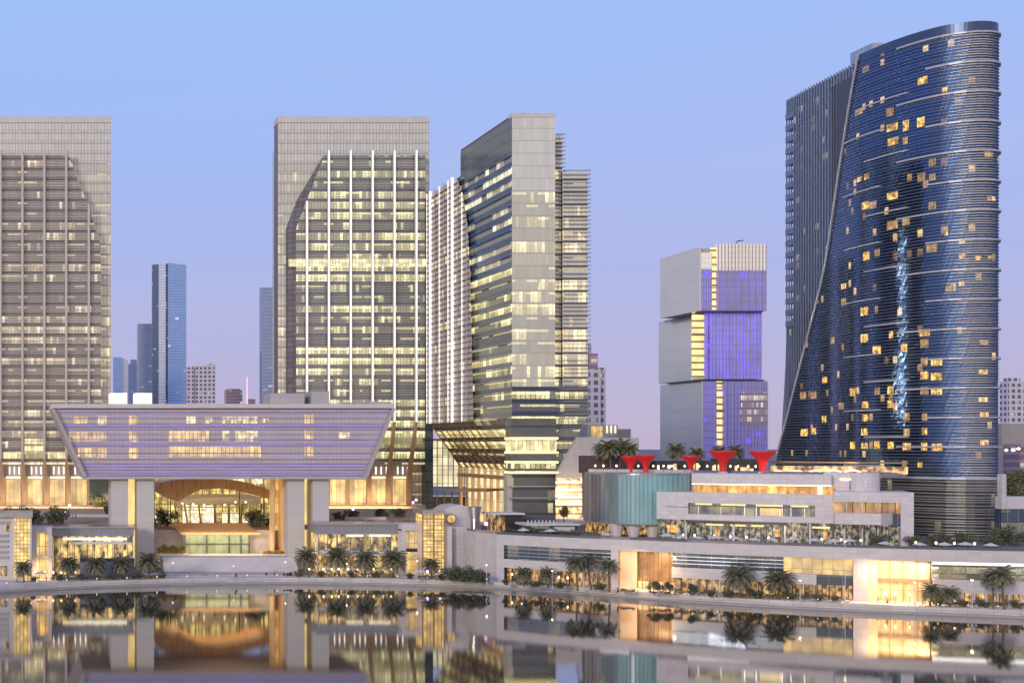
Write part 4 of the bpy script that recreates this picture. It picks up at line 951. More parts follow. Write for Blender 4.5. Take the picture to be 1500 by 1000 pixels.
# upper windows, white band, lower arcade
M['pwin'] = glass('podium_window_glass', (.07, .10, .16), 3.4, 4.2, .12, .2, c1=(1, .7, .3), c2=(.9, .9, .6), es=.5, metal=.6, rough=.12, sp=.03, v0=9.8, frame=.03, fc=(.4, .4, .42), seed=81.0, lo=.05)
M['pgold'] = glow('golden_window_glow', (1, .64, .16), 1.05, .35, .7, bay=2.6, st=3.5, fr=.04, dark=.5)
M['shop'] = glow('shop_glow', (1, .56, .2), .5, .8, 2.2, bay=1.7, st=0, fr=.1, dark=.03, base=(.08, .06, .05), an=(1.1, .7))
M['entrance'] = glow('golden_entrance', (1, .56, .14), 1.25, .35, 1.0, bay=3.1, st=5.2, fr=.05, dark=.45)
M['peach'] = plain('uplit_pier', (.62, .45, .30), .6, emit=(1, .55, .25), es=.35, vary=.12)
M['brownglass'] = glow('brown_entrance_glass', (.9, .42, .14), .5, .35, .9, bay=2.0, st=0, fr=.06, dark=.3, base=(.15, .08, .04))
pwall(727, 738, 2, 13.9, 0, M['podband'], 'pier'); pwall(895, 906, 2, 13.9, 0, M['podband'], 'pier')
pwall(738, 895, 9.4, 13.9, -1.4, M['pwin'], 'window_strip'); pwall(738, 895, 6.6, 9.4, 0, M['podband'], 'spandrel_band'); pwall(738, 895, 2.2, 6.6, -2.5, M['shop'], 'shop_front')
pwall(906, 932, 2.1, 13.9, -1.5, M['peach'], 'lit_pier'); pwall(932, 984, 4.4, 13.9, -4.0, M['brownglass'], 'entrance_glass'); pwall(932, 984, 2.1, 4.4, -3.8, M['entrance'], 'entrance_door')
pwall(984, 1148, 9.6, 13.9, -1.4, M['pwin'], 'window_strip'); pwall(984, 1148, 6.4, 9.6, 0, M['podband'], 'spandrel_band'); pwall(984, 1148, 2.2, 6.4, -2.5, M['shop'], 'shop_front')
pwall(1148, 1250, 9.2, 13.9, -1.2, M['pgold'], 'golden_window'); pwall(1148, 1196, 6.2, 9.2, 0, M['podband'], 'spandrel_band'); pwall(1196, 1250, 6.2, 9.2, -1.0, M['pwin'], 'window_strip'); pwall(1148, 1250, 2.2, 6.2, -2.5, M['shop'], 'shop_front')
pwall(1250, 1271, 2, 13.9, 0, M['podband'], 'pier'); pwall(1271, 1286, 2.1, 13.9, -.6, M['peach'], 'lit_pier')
pwall(1286, 1367, 8.6, 13.9, -3.5, M['entrance'], 'entrance_glass'); pwall(1286, 1367, 7.6, 8.6, -2.8, M['bronzedark'], 'entrance_canopy', thick=3); pwall(1286, 1367, 2.1, 7.6, -3.5, M['entrance'], 'entrance_glass')
pwall(1367, 1600, 13.1, 13.9, -.8, M['whiteled'], 'light_line'); pwall(1367, 1600, 9.0, 13.1, -1.4, glass('podium_window_lit', (.16, .16, .14), 3.4, 2.1, .5, .5, c1=(1, .7, .3), c2=(.8, .85, .55), es=.55, metal=.4, rough=.15, sp=.06, frame=.04, fc=(.5, .45, .35), seed=85.0, lo=.15), 'window_strip')
pwall(1367, 1600, 6.2, 9.0, 0, M['podband'], 'spandrel_band'); pwall(1374, 1600, 2.2, 6.2, -3, M['shop'], 'shop_front'); pwall(1372, 1600, 5.4, 6.2, .8, M['podband'], 'arcade_beam', thick=1.2)
for a in range(1374, 1600, 17): pwall(a, a + 2.6, 2.1, 5.4, .6, M['white2'], 'arcade_column', thick=.6, n=1)
for a in list(range(748, 895, 21)) + list(range(996, 1148, 19)) + list(range(1160, 1250, 18)): pwall(a, a + 1.8, 2.1, 6.3, -.6, M['white2'] if a % 2 else M['dark'], 'shop_column', thick=.6, n=1)
for a, b, z0_, z1_ in [(738, 895, 9.4, 13.9), (984, 1148, 9.6, 13.9)]:
    for i in (1, 2, 3): zz_ = lerp(z0_, z1_, i / 4); pwall(a, b, zz_ - .1, zz_ + .1, -1.1, M['silver'], 'window_rail', thick=.25)
for a in (1286, 1306, 1327, 1347, 1364): pwall(a, a + 1.5, 2.1, 13.9, -3.1, M['bronze'], 'entrance_post', thick=.35, n=1)
for a in (938, 946, 952, 958, 975): pwall(a, a + 1.3, 2.1, 13.9, -3.5, M['bronzedark'], 'entrance_post', thick=.4, n=1)
# glazed railing on the parapet
pwall(727, 1600, 17.3, 18.1, -.3, plain('smoked_railing', (.12, .12, .16), .2, .3), 'railing', thick=.06)

# ================================================================== GALLERIA (white terraced building)
GD = [(962, 446), (1010, 440), (1085, 431), (1150, 424.5), (1220, 418), (1280, 413), (1336, 409)]
GL = [(X(a, d), d) for a, d in GD]
def gseg(px): d = pl(GD, px); return (X(px, d), d)
gal = thing('terraced_mall', 'white terraced mall block with ribbon windows and an orange lit upper restaurant', 'mall', (240, 440, 16.2))
def gwall(px0, px1, z0, z1, o, mat, nm, thick=.6, root=gal):
    pa = [px0] + [p for p, _ in GD if px0 < p < px1] + [px1]; pts_ = [gseg(p) for p in pa]
    m = MB(); fr_, bk_ = [], []
    for i, p in enumerate(pts_):
        a = pts_[max(i - 1, 0)]; b = pts_[min(i + 1, len(pts_) - 1)]; t = Vector((b[0] - a[0], b[1] - a[1])).normalized()
        fr_.append((p[0] + t.y * o, p[1] - t.x * o)); bk_.append((p[0] + t.y * (o - thick), p[1] - t.x * (o - thick)))
    m.prism(fr_ + bk_[::-1], z0, z1); return m.build(nm, mat, root)
M['gwin'] = glow('ribbon_window_glow', (1, .84, .28), .16, .3, 2.2, bay=4.2, st=0, fr=.05, dark=.04, base=(.10, .11, .16))
M['gorange'] = glow('restaurant_glow', (1, .50, .12), 1.1, .5, 1.3, bay=3.0, st=0, fr=.06, dark=.3, base=(.3, .15, .05))
M['gdark'] = glow('terrace_shop_glow', (1, .84, .55), .28, .9, 2.4, bay=1.6, st=0, fr=.14, dark=.0, base=(.045, .05, .06), an=(1.3, .8))
M['gamber'] = glow('amber_window_glow', (1, .55, .18), .6, .3, 1.2, bay=3.4, st=0, fr=.08, dark=.1, base=(.08, .06, .06))
gwall(962, 1222, 22.6, 24.5, 0, M['white'], 'wall_band', 18); gwall(962, 1008, 24.5, 28.1, 0, M['white'], 'wall', 18); gwall(1194, 1222, 24.5, 28.1, 0, M['white'], 'wall', 18)
gwall(962, 1222, 28.1, 31.5, 0, M['white'], 'wall_band', 18)
gwall(1008, 1194, 24.5, 28.1, -.9, M['gwin'], 'ribbon_window', 6)
M['ceil'] = plain('yellow_ceiling_strip', (.8, .7, .3), .5, emit=(1, .8, .28), es=.85)
for a, b in ((1018, 1042), (1056, 1092), (1108, 1146), (1158, 1184)): gwall(a, b, 27.45, 28.0, -.75, M['ceil'], 'ceiling_light', .2)
gwall(1113, 1144, 24.6, 26.9, -.8, M['pgold'], 'lit_room', .2)
for a, b in ((1032, 1058), (1068, 1092), (1100, 1118), (1190, 1216)): gwall(a, b, 21.0, 21.5, -1.6, M['ceil'], 'ceiling_light', .3)
for a, b, z0_ in ((975, 990, 18.3), (1135, 1141, 18), (1046, 1052, 17.6), (1206, 1212, 17.6)): gwall(a, b, z0_, z0_ + 2.3, -2.3, M['gorange'], 'lit_room', .2)
for a in (1022, 1055, 1090, 1107, 1145, 1158, 1178): gwall(a, a + 1.2, 24.5, 28.1, -.5, M['steel'], 'window_bar', .3)
gwall(1008, 1194, 27.2, 27.5, -.3, M['dark'], 'window_bar', .3)
gwall(975, 1008, 26.6, 26.8, .03, M['dark'], 'shadow_gap', .1)
gwall(962, 1222, 16.3, 22.5, -2.5, M['gdark'], 'terrace_glass', 10)
for a in (1002, 1072, 1148, 1185): gwall(a, a + 3, 16.3, 22.5, -1.0, M['white2'], 'column', .8)
gwall(1005, 1152, 21.8, 22.55, .5, M['dark'], 'awning_beam', 2.5)
gwall(1012, 1222, 31.5, 34.2, -3, M['gorange'], 'restaurant_glass', 8); gwall(1012, 1218, 34.2, 37.6, -1.5, M['white'], 'wall_band', 10); gwall(1012, 1218, 34.0, 34.2, -1.4, M['warmled'], 'light_line', .3)
gwall(1198, 1204, 31.5, 34.2, -2.2, M['warmled'], 'lit_post', .5)
for a in (1012, 1060, 1120, 1178): gwall(a, a + 1.5, 31.5, 34.2, -2.6, M['bronze'], 'restaurant_post', .5)
# right frame block with a balcony box
o_ = 3.0
gwall(1221, 1336, 29.5, 32.6, o_, M['white'], 'frame_band', 20); gwall(1317, 1336, 16.3, 29.5, o_, M['white'], 'frame_pier', 20); gwall(1221, 1317, 26.2, 29.5, o_ - 1, M['gamber'], 'amber_window', 8)
A_, B_, C_ = gseg(1221), gseg(1288), gseg(1312)
t_ = Vector((B_[0] - A_[0], B_[1] - A_[1])).normalized(); n_ = Vector((t_.y, -t_.x))
MB().prism([(A_[0] + n_.x * 5.5, A_[1] + n_.y * 5.5), (B_[0] + n_.x * 5.5, B_[1] + n_.y * 5.5), (C_[0] + n_.x * .5, C_[1] + n_.y * .5), (C_[0] - n_.x * 3, C_[1] - n_.y * 3), (A_[0] - n_.x * 4, A_[1] - n_.y * 4)], 22.8, 26.2).build('balcony_box', M['white'], gal); gwall(1221, 1317, 16.3, 22.8, -1, M['gdark'], 'terrace_glass', 8)
gwall(1304, 1317, 22, 26.2, o_ - 1.4, M['pwin'], 'corner_window', 3)
for a in (1229, 1239, 1262, 1285, 1301): gwall(a, a + 1.1, 26.2, 29.5, o_ - .8, M['steel'], 'window_bar', .3)
for a in (1236, 1262, 1285): gwall(a, a + 2.2, 16.3, 22.8, .2, M['white2'], 'column', .6)
# rounded upper block with terrace lights
gwall(1206, 1290, 32.6, 38.2, -6, M['white'], 'upper_block', 10); gwall(1246, 1280, 32.8, 35.8, -5.8, M['gdark'], 'upper_window', .4)
c_ = gseg(1288); m = MB(); m.lathe([(4.6, 32.6), (4.6, 38.2)], (c_[0] + .8, c_[1] + 9.5, 0), 20); m.build('round_end', M['white'], gal)
gwall(1232, 1282, 35.9, 36.25, -5.7, M['warmled'], 'light_line', .2)
# terrace floor above, string-lit bar deck in front of the hotel
gwall(1110, 1330, 37.3, 37.9, -9, M['deckpave'], 'roof_terrace', 26)
bar = thing('terrace_bar', 'string lit open bar terrace along the foot of the hotel', 'bar', (X(1190, 455), 452, 38))
M['barglow'] = glow('bar_glow', (1, .60, .26), .95, .45, 2.0, dark=.02, base=(.12, .07, .05))
def seg_box(a, b, da, db, z0, z1, mat, nm, root, th=1.0): return MB().obox((X(a, da), da), (X(b, db), db), th, z0, z1).build(nm, mat, root)
seg_box(1128, 1330, 468, 444, 37.2, 39.6, M['barglow'], 'bar_counter', bar)
seg_box(1128, 1330, 467, 443, 40.6, 41.1, M['bronzedark'], 'canopy', bar, 2.5)
# festoons
ls = thing('festoon_lights', 'sagging string of warm bulbs above the bar terrace', 'string lights', (X(1160, 455), 455, 40))
m = MB(); bulbs = []
pp_ = []
for i in range(61):
    t = i / 60; a = lerp(1126, 1262, t); d = lerp(462, 446, t); z = Z(lerp(694, 692, t) , d) + .9 * abs(math.sin(t * math.pi * 5)) ; pp_.append((X(a, d), d, z))
m.tube(pp_, .05, 4); m.build('cable', M['dark'], ls)
for p in pp_[::1]: MB().lathe([(.02, -.3), (.3, -.12), (.33, .05), (.2, .24), (.02, .3)], p, 6).build('bulb', M['warmled'], ls)

# ================================================================== TEAL GLASS DRUM
drum = thing('teal_glass_building', 'curved teal glass building with a dark rooftop bar wall', 'building', (X(930, 470), 460, 16.2))
dp = [(853, 520), (856, 478), (862, 470), (880, 461), (905, 453.5), (930, 449.5), (955, 448.5), (985, 450), (1010, 452.5)]
DP = [(X(a, d), d) for a, d in dp]
_n = []
for i in range(1, len(DP) - 1):
    for j in range(4): _n.append(cr(DP[i - 1], DP[i], DP[i + 1], DP[min(i + 2, len(DP) - 1)], j / 4))
DP = [DP[0]] + _n + [DP[-1]]; _b = 1 + 4 * 2
M['tealglass'] = glass('teal_glazing', (.26, .33, .34), 1.7, 16, .0, .0, metal=.35, rough=.14, sp=.0, frame=.05, fc=(.28, .35, .36), wav=.03, lo=.0, seed=91.0)
M['mauveglass'] = glass('mauve_glazing', (.22, .19, .21), 1.7, 16, 0, 0, metal=.3, rough=.2, sp=0, frame=.05, fc=(.19, .165, .18), seed=93.0)
k = NT('teal_backlit'); M['tealglow'] = glow('teal_backlit_glass', (.2, .55, .55), .18, .12, .8, bay=0, dark=.3, base=(.22, .36, .38)); bpy.data.materials.remove(k.m)
zt0, zt1 = 20.6, 36.8
MB().strip(DP[:_b + 1], zt0, zt1).build('curved_glass', M['mauveglass'], drum); MB().strip(DP[_b:_b + 5], zt0, zt1).build('curved_glass', M['tealglass'], drum); MB().strip(DP[_b + 4:], zt0, zt1).build('curved_glass', M['tealglow'], drum)
back = [(X(1010, 490), 490), (X(853, 530), 530)]
m = MB(); m.prism([(x, y + .3) for x, y in DP] + back, zt0 - .3, zt1 - .02); m.build('body', M['stonedark'], drum)
m = MB(); m.prism([(x, y - .25) for x, y in DP[1:]] + [(X(1010, 470), 470), (X(862, 490), 490)], zt1, zt1 + .5); m.build('parapet', M['steel'], drum)
m = MB()
for i in range(1, len(DP) - 1):
    for t in (0,):
        x_, y_ = lerp(DP[i][0], DP[i + 1][0], t), lerp(DP[i][1], DP[i + 1][1], t); m.box(x_ - .06, x_ + .06, y_ - .3, y_ - .02, zt0, zt1)
m.build('glazing_fins', M['steel'], drum)
m = MB(); m.prism([(X(858, 482), 482), (X(890, 466), 466), (X(1000, 462), 462), (X(1000, 485), 485), (X(858, 500), 500)], 16.2, zt0 - .31); m.build('ground_storey', M['shop'], drum)
for a, d in ((905, 456), (930, 453), (958, 452), (985, 452)): MB().lathe([(1.6, 16.2), (2.6, zt0 - .3)], (X(a, d), d + 1, 0), 10).build('pier', M['white2'], drum)
MB().box(X(851, 482), X(948, 482), 482, 484, zt1, Z(667, 482)).build('rooftop_wall', M['plum'], drum)
MB().box(X(960, 478), X(1062, 478), 478, 488, zt1, Z(674.5, 478)).build('rooftop_bar', M['dark'], drum)
MB().box(X(1062, 476), X(1122, 476), 476, 486, zt1, Z(672, 476)).build('rooftop_bar', M['dark'], drum)
M['barwin'] = glow('rooftop_bar_window', (1, .74, .3), 1.3, .5, 1.0, dark=.2)
for a, b, c, d in ((977, 995, 688, 697), (988, 992, 679, 688), (1015, 1018, 678, 694), (1021, 1024, 678, 694), (1045, 1049, 682, 696), (1053, 1056, 680, 698), (1078, 1081, 682, 696), (1086, 1098, 684, 692), (1100, 1104, 686, 696), (870, 900, 694.5, 698)):
    MB().box(X(a, 475), X(b, 475), 475.2, 475.8, Z(d, 475), Z(c, 475)).build('bar_window', M['barwin'], drum)
MB().box(X(964, 477), X(966, 477), 477, 477.6, Z(690, 477), Z(681, 477)).build('bar_window', M['whiteled'], drum)
MB().box(X(979, 477), X(982, 477), 477, 477.6, Z(686, 477), Z(681, 477)).build('bar_window', M['whiteled'], drum)
seg_box(1010, 1128, 470, 455, 36.9, 38.0, M['bluerail'], 'terrace_railing', drum, .3)
seg_box(862, 1012, 474, 463, 37.3, 38.3, M['steel'], 'terrace_railing', drum, .1)
m = MB(); m.prism([(X(1000, 455), 455), (X(1128, 447), 447), (X(1128, 490), 490), (X(1000, 490), 490)], 31, 37.2); m.build('terrace_slab', M['stonedark'], drum)
# red funnel canopies
proto = thing('funnel_canopy', 'red', 'canopy', group='red funnel canopies on the rooftop terrace')
MB().lathe([(1.15, 0), (1.05, .6), (1.05, 2.0), (1.25, 3.0), (1.9, 4.2), (2.9, 5.2), (3.9, 6.0), (4.3, 6.5), (4.25, 6.75), (.2, 6.3)], (0, 0, 0), 20).build('funnel', M['red'], proto, loc=(0, 0, 0), smooth=True)
m = MB()
for i in range(14):
    a = i * math.pi / 7; m.tube([((r_ + .03) * math.cos(a), (r_ + .03) * math.sin(a), z_) for r_, z_ in [(1.15, 0), (1.05, .6), (1.05, 2.0), (1.25, 3.0), (1.9, 4.2), (2.9, 5.2), (3.9, 6.0), (4.3, 6.5)]], .06, 4)
m.build('ribs', M['redrim'], proto, loc=(0, 0, 0))
MB().lathe([(4.32, 6.45), (4.42, 6.5), (4.42, 6.72), (4.32, 6.78)], (0, 0, 0), 20).build('rim', M['redrim'], proto, loc=(0, 0, 0))
MB().lathe([(1.5, 0), (1.5, .35), (1.2, .5)], (0, 0, 0), 14).build('foot', M['white2'], proto, loc=(0, 0, 0))
used = [False]
for px, d, s_, lab in ((924, 470, (.78, .78, .88), 'red funnel canopy farthest left, right beside the rooftop palms'), (946, 463, (.76, .76, .95), 'red funnel canopy second from the left above the teal glass'), (1012, 470, (.7, .7, .85), 'red funnel canopy in the middle, left of the tallest one, partly seen'),
                       (1059, 458, (.98, .98, 1.12), 'tall red funnel canopy in front of the stacked box tower'), (1117, 456, (.92, .92, 1.1), 'red funnel canopy at the foot of the curved hotel')):
    place(proto, used, (X(px, d), d, 36.9 if px < 1000 else 37.2), s_, label=lab)

# ================================================================== LEFT AND CENTRE PAVILIONS
def pav(nm, label, px0, px1, D, ytop, cat='pavilion', depth=12, zb=2.0):
    return thing(nm, label, cat, (X((px0 + px1) / 2, D), D, zb))
M['restglass'] = glow('restaurant_window_glow', (1, .64, .2), .8, .5, 2.4, bay=2.3, st=0, fr=.1, dark=.06, base=(.09, .10, .10), an=(1.2, .7))
M['gridglow'] = glow('lantern_grid_glow', (1, .62, .12), 1.35, .3, .8, bay=1.25, st=1.25, fr=.14, dark=.5)
M['fascia'] = panel('zinc_fascia', (.30, .31, .34), 1.6, 5, .4, .6, vary=.08, metal=.3)
a1 = pav('cafe_building', 'white cafe building with a tall glowing glass corner at the far left', 0, 45, 452, 750)
Y = 452.0
MB().box(X(-70, Y), X(21, Y), Y, Y + 14, 2, Z(757, Y)).build('wall', M['white2'], a1)
MB().box(X(-70, Y), X(48, Y), Y - 1.5, Y + 15, Z(756.9, Y), Z(750, Y)).build('roof', M['steel'], a1)
MB().box(X(21, Y), X(44, Y), Y - .4, Y + 14, 2, Z(757.2, Y)).build('glass_corner', M['gridglow'], a1)
MB().box(X(44, Y), X(46.5, Y), Y - .7, Y + 14, 2, Z(757.2, Y)).build('corner_post', M['white2'], a1)
for i, y_ in enumerate((763, 782, 790, 798, 806, 814)): MB().box(X(-20, Y), X(12 if i else 14, Y), Y - .5, Y - .05, Z(y_ + 3.5, Y), Z(y_, Y)).build('sun_slat', M['steel'], a1)
MB().box(X(7, Y), X(14, Y), Y - .3, Y - .02, Z(778, Y), Z(763.5, Y)).build('window', M['restglass'], a1)
MB().box(X(0, Y), X(10, Y), Y - .3, Y - .02, Z(843, Y), Z(828, Y)).build('window', M['restglass'], a1)
a2 = pav('shop_portal', 'small white shop portal beside the far left cafe building', 47, 76, 458, 772)
Y = 458.0
for a, b, c, d in ((47, 54, 2, 771), (71, 76, 2, 771)): MB().box(X(a, Y), X(b, Y), Y, Y + 10, 2, Z(773, Y)).build('portal_leg', M['white2'], a2)
MB().box(X(47, Y), X(76, Y), Y - .3, Y + 10, Z(780, Y), Z(771.5, Y)).build('portal_beam', M['white2'], a2)
MB().box(X(54, Y), X(71, Y), Y + .8, Y + 9, 2, Z(780.2, Y)).build('shop_glass', M['goldhall'], a2)
MB().box(X(52, Y), X(73, Y), Y - 1.8, Y + .7, Z(816, Y), Z(813, Y)).build('awning', M['canvas'], a2)
a3 = pav('glass_restaurant', 'long low glass restaurant with grey fascia left of the floating building', 76, 196, 470, 773)
Y = 470.0
MB().box(X(76, Y), X(196, Y), Y, Y + 13, Z(784.5, Y), Z(773, Y)).build('fascia', M['fascia'], a3)
MB().box(X(74, Y), X(198, Y), Y - .6, Y + 14, Z(773, Y), Z(771, Y)).build('roof', M['steel'], a3)
MB().box(X(77, Y), X(195, Y), Y + .5, Y + 12, 2, Z(784.5, Y)).build('glass_front', M['restglass'], a3)
MB().box(X(92, Y), X(186, Y), Y - .2, Y + .4, Z(790.5, Y), Z(787, Y)).build('light_band', M['header'], a3)
MB().box(X(105, Y), X(192, Y), Y - 2.5, Y + .3, Z(796, Y), Z(793, Y)).build('awning', M['canvas'], a3)
for i in range(9): a = 77 + i * 14.6; MB().box(X(a, Y), X(a + 1.2, Y), Y - .1, Y + .45, 2, Z(784.5, Y)).build('post', M['steel'], a3)
MB().box(X(117, Y - 8), X(197, Y - 8), Y - 8, Y - 7, 2.1, Z(823, Y - 8)).build('terrace_base', M['fascia'], a3)
MB().box(X(117, Y - 8), X(197, Y - 8), Y - 7.8, Y - 7.6, Z(823, Y - 8), Z(817, Y - 8)).build('railing', M['dark'], a3)
a4 = pav('glass_restaurant', 'low glass restaurant with grey fascia and palms in front, right of the floating building', 465, 588, 476, 768)
Y = 476.0
MB().box(X(465, Y), X(588, Y), Y, Y + 13, Z(782, Y), Z(768, Y)).build('fascia', M['fascia'], a4)
MB().box(X(464, Y), X(590, Y), Y - .6, Y + 14, Z(768, Y), Z(766.3, Y)).build('roof', M['steel'], a4)
MB().box(X(466, Y), X(587, Y), Y + .5, Y + 12, 2, Z(782, Y)).build('glass_front', M['restglass'], a4)
for a, b in ((508, 532), (541, 572)): MB().box(X(a, Y), X(b, Y), Y - .2, Y + .4, Z(785.5, Y), Z(782.5, Y)).build('light_band', M['header'], a4)
for i in range(10): a = 466 + i * 13.3; MB().box(X(a, Y), X(a + 1.1, Y), Y - .1, Y + .45, 2, Z(782, Y)).build('post', M['steel'], a4)
MB().box(X(468, Y - 5), X(580, Y - 5), Y - 5, Y - 4, Z(812, Y - 5), Z(806, Y - 5)).build('awning', M['canvas'], a4)
a5 = pav('shop_portal', 'white framed shop portal beside the glowing lantern tower', 588, 618, 472, 767)
Y = 472.0
MB().box(X(588, Y), X(595, Y), Y, Y + 10, 2, Z(775, Y)).build('portal_leg', M['white2'], a5); MB().box(X(612, Y), X(618, Y), Y, Y + 10, 2, Z(775, Y)).build('portal_leg', M['white2'], a5)
MB().box(X(588, Y), X(618, Y), Y - .3, Y + 10, Z(777, Y), Z(766.5, Y)).build('portal_beam', M['white2'], a5)
MB().box(X(595, Y), X(612, Y), Y + .7, Y + 9, Z(803, Y), Z(777, Y)).build('shop_glass', M['goldhall'], a5); MB().box(X(595, Y), X(612, Y), Y + .5, Y + 9, Z(808, Y), Z(803, Y)).build('sign_band', M['dark'], a5)
MB().box(X(592, Y), X(616, Y), Y + .3, Y + 9, 2, Z(808.2, Y)).build('shop_door_glow', M['pgold'], a5)
a6 = pav('lantern_tower', 'glowing yellow gridded glass lantern tower in the middle of the waterfront', 619, 653, 470, 750)
Y = 470.0
MB().box(X(621, Y), X(650, Y), Y, Y + 10, 2, Z(752, Y)).build('grid_glass', M['gridglow'], a6)
MB().box(X(618, Y), X(653, Y), Y - .8, Y + 11, Z(752, Y), Z(747, Y)).build('roof', M['steel'], a6)
for a in (618.5, 634, 650.5): MB().box(X(a, Y), X(a + 1.5, Y), Y - .3, Y + .3, 2, Z(752, Y)).build('post', M['bronze'], a6)
for i in range(9): MB().box(X(620, Y), X(651, Y), Y - .25, Y - .02, Z(760 + i * 8, Y) - .07, Z(760 + i * 8, Y) + .07).build('grid_bar', M['bronze'], a6)
a7 = pav('round_wall_building', 'pale curved windowless building with one round window', 652, 700, 480, 735)
m = MB(); m.xprism([(X(a_, 480), Z(b_, 480)) for a_, b_ in ((652, 840), (704, 840), (706, 775), (701, 750), (690, 743), (676, 739), (662, 741), (652, 747))][::-1], 480.6, 494); m.build('curved_front', M['white2'], a7)
m = MB(); m.lathe([(1.2, Z(775, 476)), (1.5, Z(760, 476)), (2.3, Z(743, 476)), (2.4, Z(742, 476))], (X(698, 476), 478, 0), 20); m.build('flared_column', M['steel'], a7)
m = MB(); m.lathe([(1.8, -.2), (1.8, .2), (1.4, .25)], (0, 0, 0), 24); o = m.build('round_window_frame', M['bronze'], a7); o.rotation_euler = (math.radians(90), 0, 0); o.location = (X(663.5, 478), 480.3, Z(760, 478)); o.matrix_parent_inverse = Matrix.Translation(-Vector(a7.location))
m = MB(); m.lathe([(1.4, -.1), (1.4, .35)], (0, 0, 0), 24); o = m.build('round_window', M['goldhall'], a7); o.rotation_euler = (math.radians(90), 0, 0); o.location = (X(663.5, 478), 480.1, Z(760, 478)); o.matrix_parent_inverse = Matrix.Translation(-Vector(a7.location))
MB().box(X(653, 471), X(662, 471), 471, 480, 2, Z(771, 471)).build('low_wing', M['white2'], a7)
MB().box(X(662, 474), X(684, 474), 474, 486, 2, Z(771, 474)).build('low_wing', M['stone'], a7)
a8 = pav('retaining_wall', 'curved rough stone retaining wall rising behind the dark hedges', 684, 727, 462, 775, 'wall')
m = MB(); cw = [(X(684, 470), 470), (X(697, 463), 463), (X(712, 457.5), 457.5), (X(727, 452.5), 452.5)]
for i in range(3): m.face([(*cw[i], 2), (*cw[i + 1], 2), (*cw[i + 1], 17.3), (*cw[i], 17.5)])
m.prism([(x, y + .05) for x, y in cw] + [(X(740, 462), 462), (X(696, 478), 478)], 2, 17.25)
m.build('stone_wall', M['stone'], a8)
MB().prism([(x, y - .3) for x, y in cw] + [(x, y + .5) for x, y in reversed(cw)], 17.3, 17.9).build('coping', M['steel'], a8)
a9 = pav('kiosk', 'brown kiosk with a flat overhanging roof on the terrace right of the curved wall', 722, 768, 470, 750, 'kiosk', zb=16.2)
MB().box(X(722, 475), X(740, 475), 475, 482, 16.2, Z(753, 475)).build('glass_room', M['shop'], a9); MB().box(X(740, 475), X(766, 475), 475.5, 482, 16.2, Z(753, 475)).build('room', M['dark'], a9)
MB().box(X(720, 473), X(769, 473), 473, 484, Z(753, 475), Z(750.8, 475)).build('roof', M['canvas'], a9)
# sloping garden terraces behind the pavilions
tag(MB().box(X(505, 520), X(566, 520), 520, 521, zsl(520) - 1, zsl(520) + 1.2).build('terrace_wall', M['white2']), 'low white garden wall before the entrance glow of the finned tower', 'wall')
tag(MB().box(X(104, 530), X(160, 530), 530, 531, zsl(530) - 1, zsl(530) + 1.0).build('terrace_wall', M['white2']), 'low pale terrace wall at the left in front of the tower entrance', 'wall')
o = thing('dark_glass_block', 'dark green glass block standing between left tower and floating building pier', 'building', (X(146, 575), 575, 15)); MB().box(X(131, 575), X(164, 575), 575, 590, 15, Z(700, 575)).build('glass_wall', M['greenglass'], o); MB().box(X(130, 575), X(165, 575), 574.6, 590, Z(700, 575), Z(698, 575)).build('roof_edge', M['steel'], o)
# ================================================================== lit street block and low buildings between tower three and the teal building
sb = thing('lit_street_block', 'dazzlingly lit low building seen through the gap right of the undercut tower', 'building', (X(836, 560), 560, 15))
MB().box(X(812, 600), X(870, 600), 600, 612, 10, Z(700, 600)).build('front', glow('street_lights_glow', (1, .66, .28), 1.3, .5, 2.2, bay=0, st=3.2, fr=.25, dark=.15), sb)
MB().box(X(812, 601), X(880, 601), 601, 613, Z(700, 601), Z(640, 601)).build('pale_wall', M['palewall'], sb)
for y_ in (706, 717, 728, 738): MB().box(X(812, 598), X(860, 598), 598, 599.5, Z(y_ + 1, 598), Z(y_ - 1, 598)).build('light_line', M['warmled'], sb)
lb = thing('low_building', 'low beige building with amber lit windows behind the tallest rooftop palms', 'building', (X(890, 850), 850, 2))
MB().box(X(860, 850), X(905, 850), 850, 880, 2, Z(622, 850)).build('wall', M['beige'], lb); MB().box(X(905, 850), X(926, 850), 852, 880, 2, Z(628, 850)).build('wall', M['beigeband'], lb)
MB().box(X(866, 850), X(882, 850), 849.4, 849.9, Z(640, 850), Z(624, 850)).build('window', M['goldhall'], lb)
for a in (888, 894, 900): MB().box(X(a, 850), X(a + 2, 850), 849.4, 849.9, Z(634, 850), Z(623, 850)).build('window', M['header'], lb)
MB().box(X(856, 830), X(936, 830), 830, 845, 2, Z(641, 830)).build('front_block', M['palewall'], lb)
# ================================================================== distant skyline
def skyc(base, lit, name, bay=3, st=3.6, metal=.5, c=(1, .9, .7), es=.6, sp=.3, seed=1.0, span=None): return glass(name, base, bay, st, lit, 0, c1=c, c2=(1, 1, .9), es=es, metal=metal, rough=.2, sp=sp, span=span, seed=seed, frame=.12, wav=0)
M['skyblue'] = skyc((.20, .34, .70), .02, 'distant_blue_glass', 6, 4.0, .5, seed=3.0, span=(.34, .46, .75))
M['skyblue2'] = skyc((.28, .34, .52), .03, 'distant_slate_glass', 6, 4.0, .4, seed=5.0)
M['skypale'] = skyc((.62, .68, .85), .0, 'distant_pale_glass', 6, 4.0, .5, span=(.35, .42, .6))
M['skygrid'] = glass('distant_apartment', (.14, .13, .19), 5.5, 5.5, .12, 0, es=.6, metal=.1, rough=.4, sp=.42, span=(.62, .56, .60), seed=8.0, frame=.42, fc=(.62, .56, .60), wav=0)
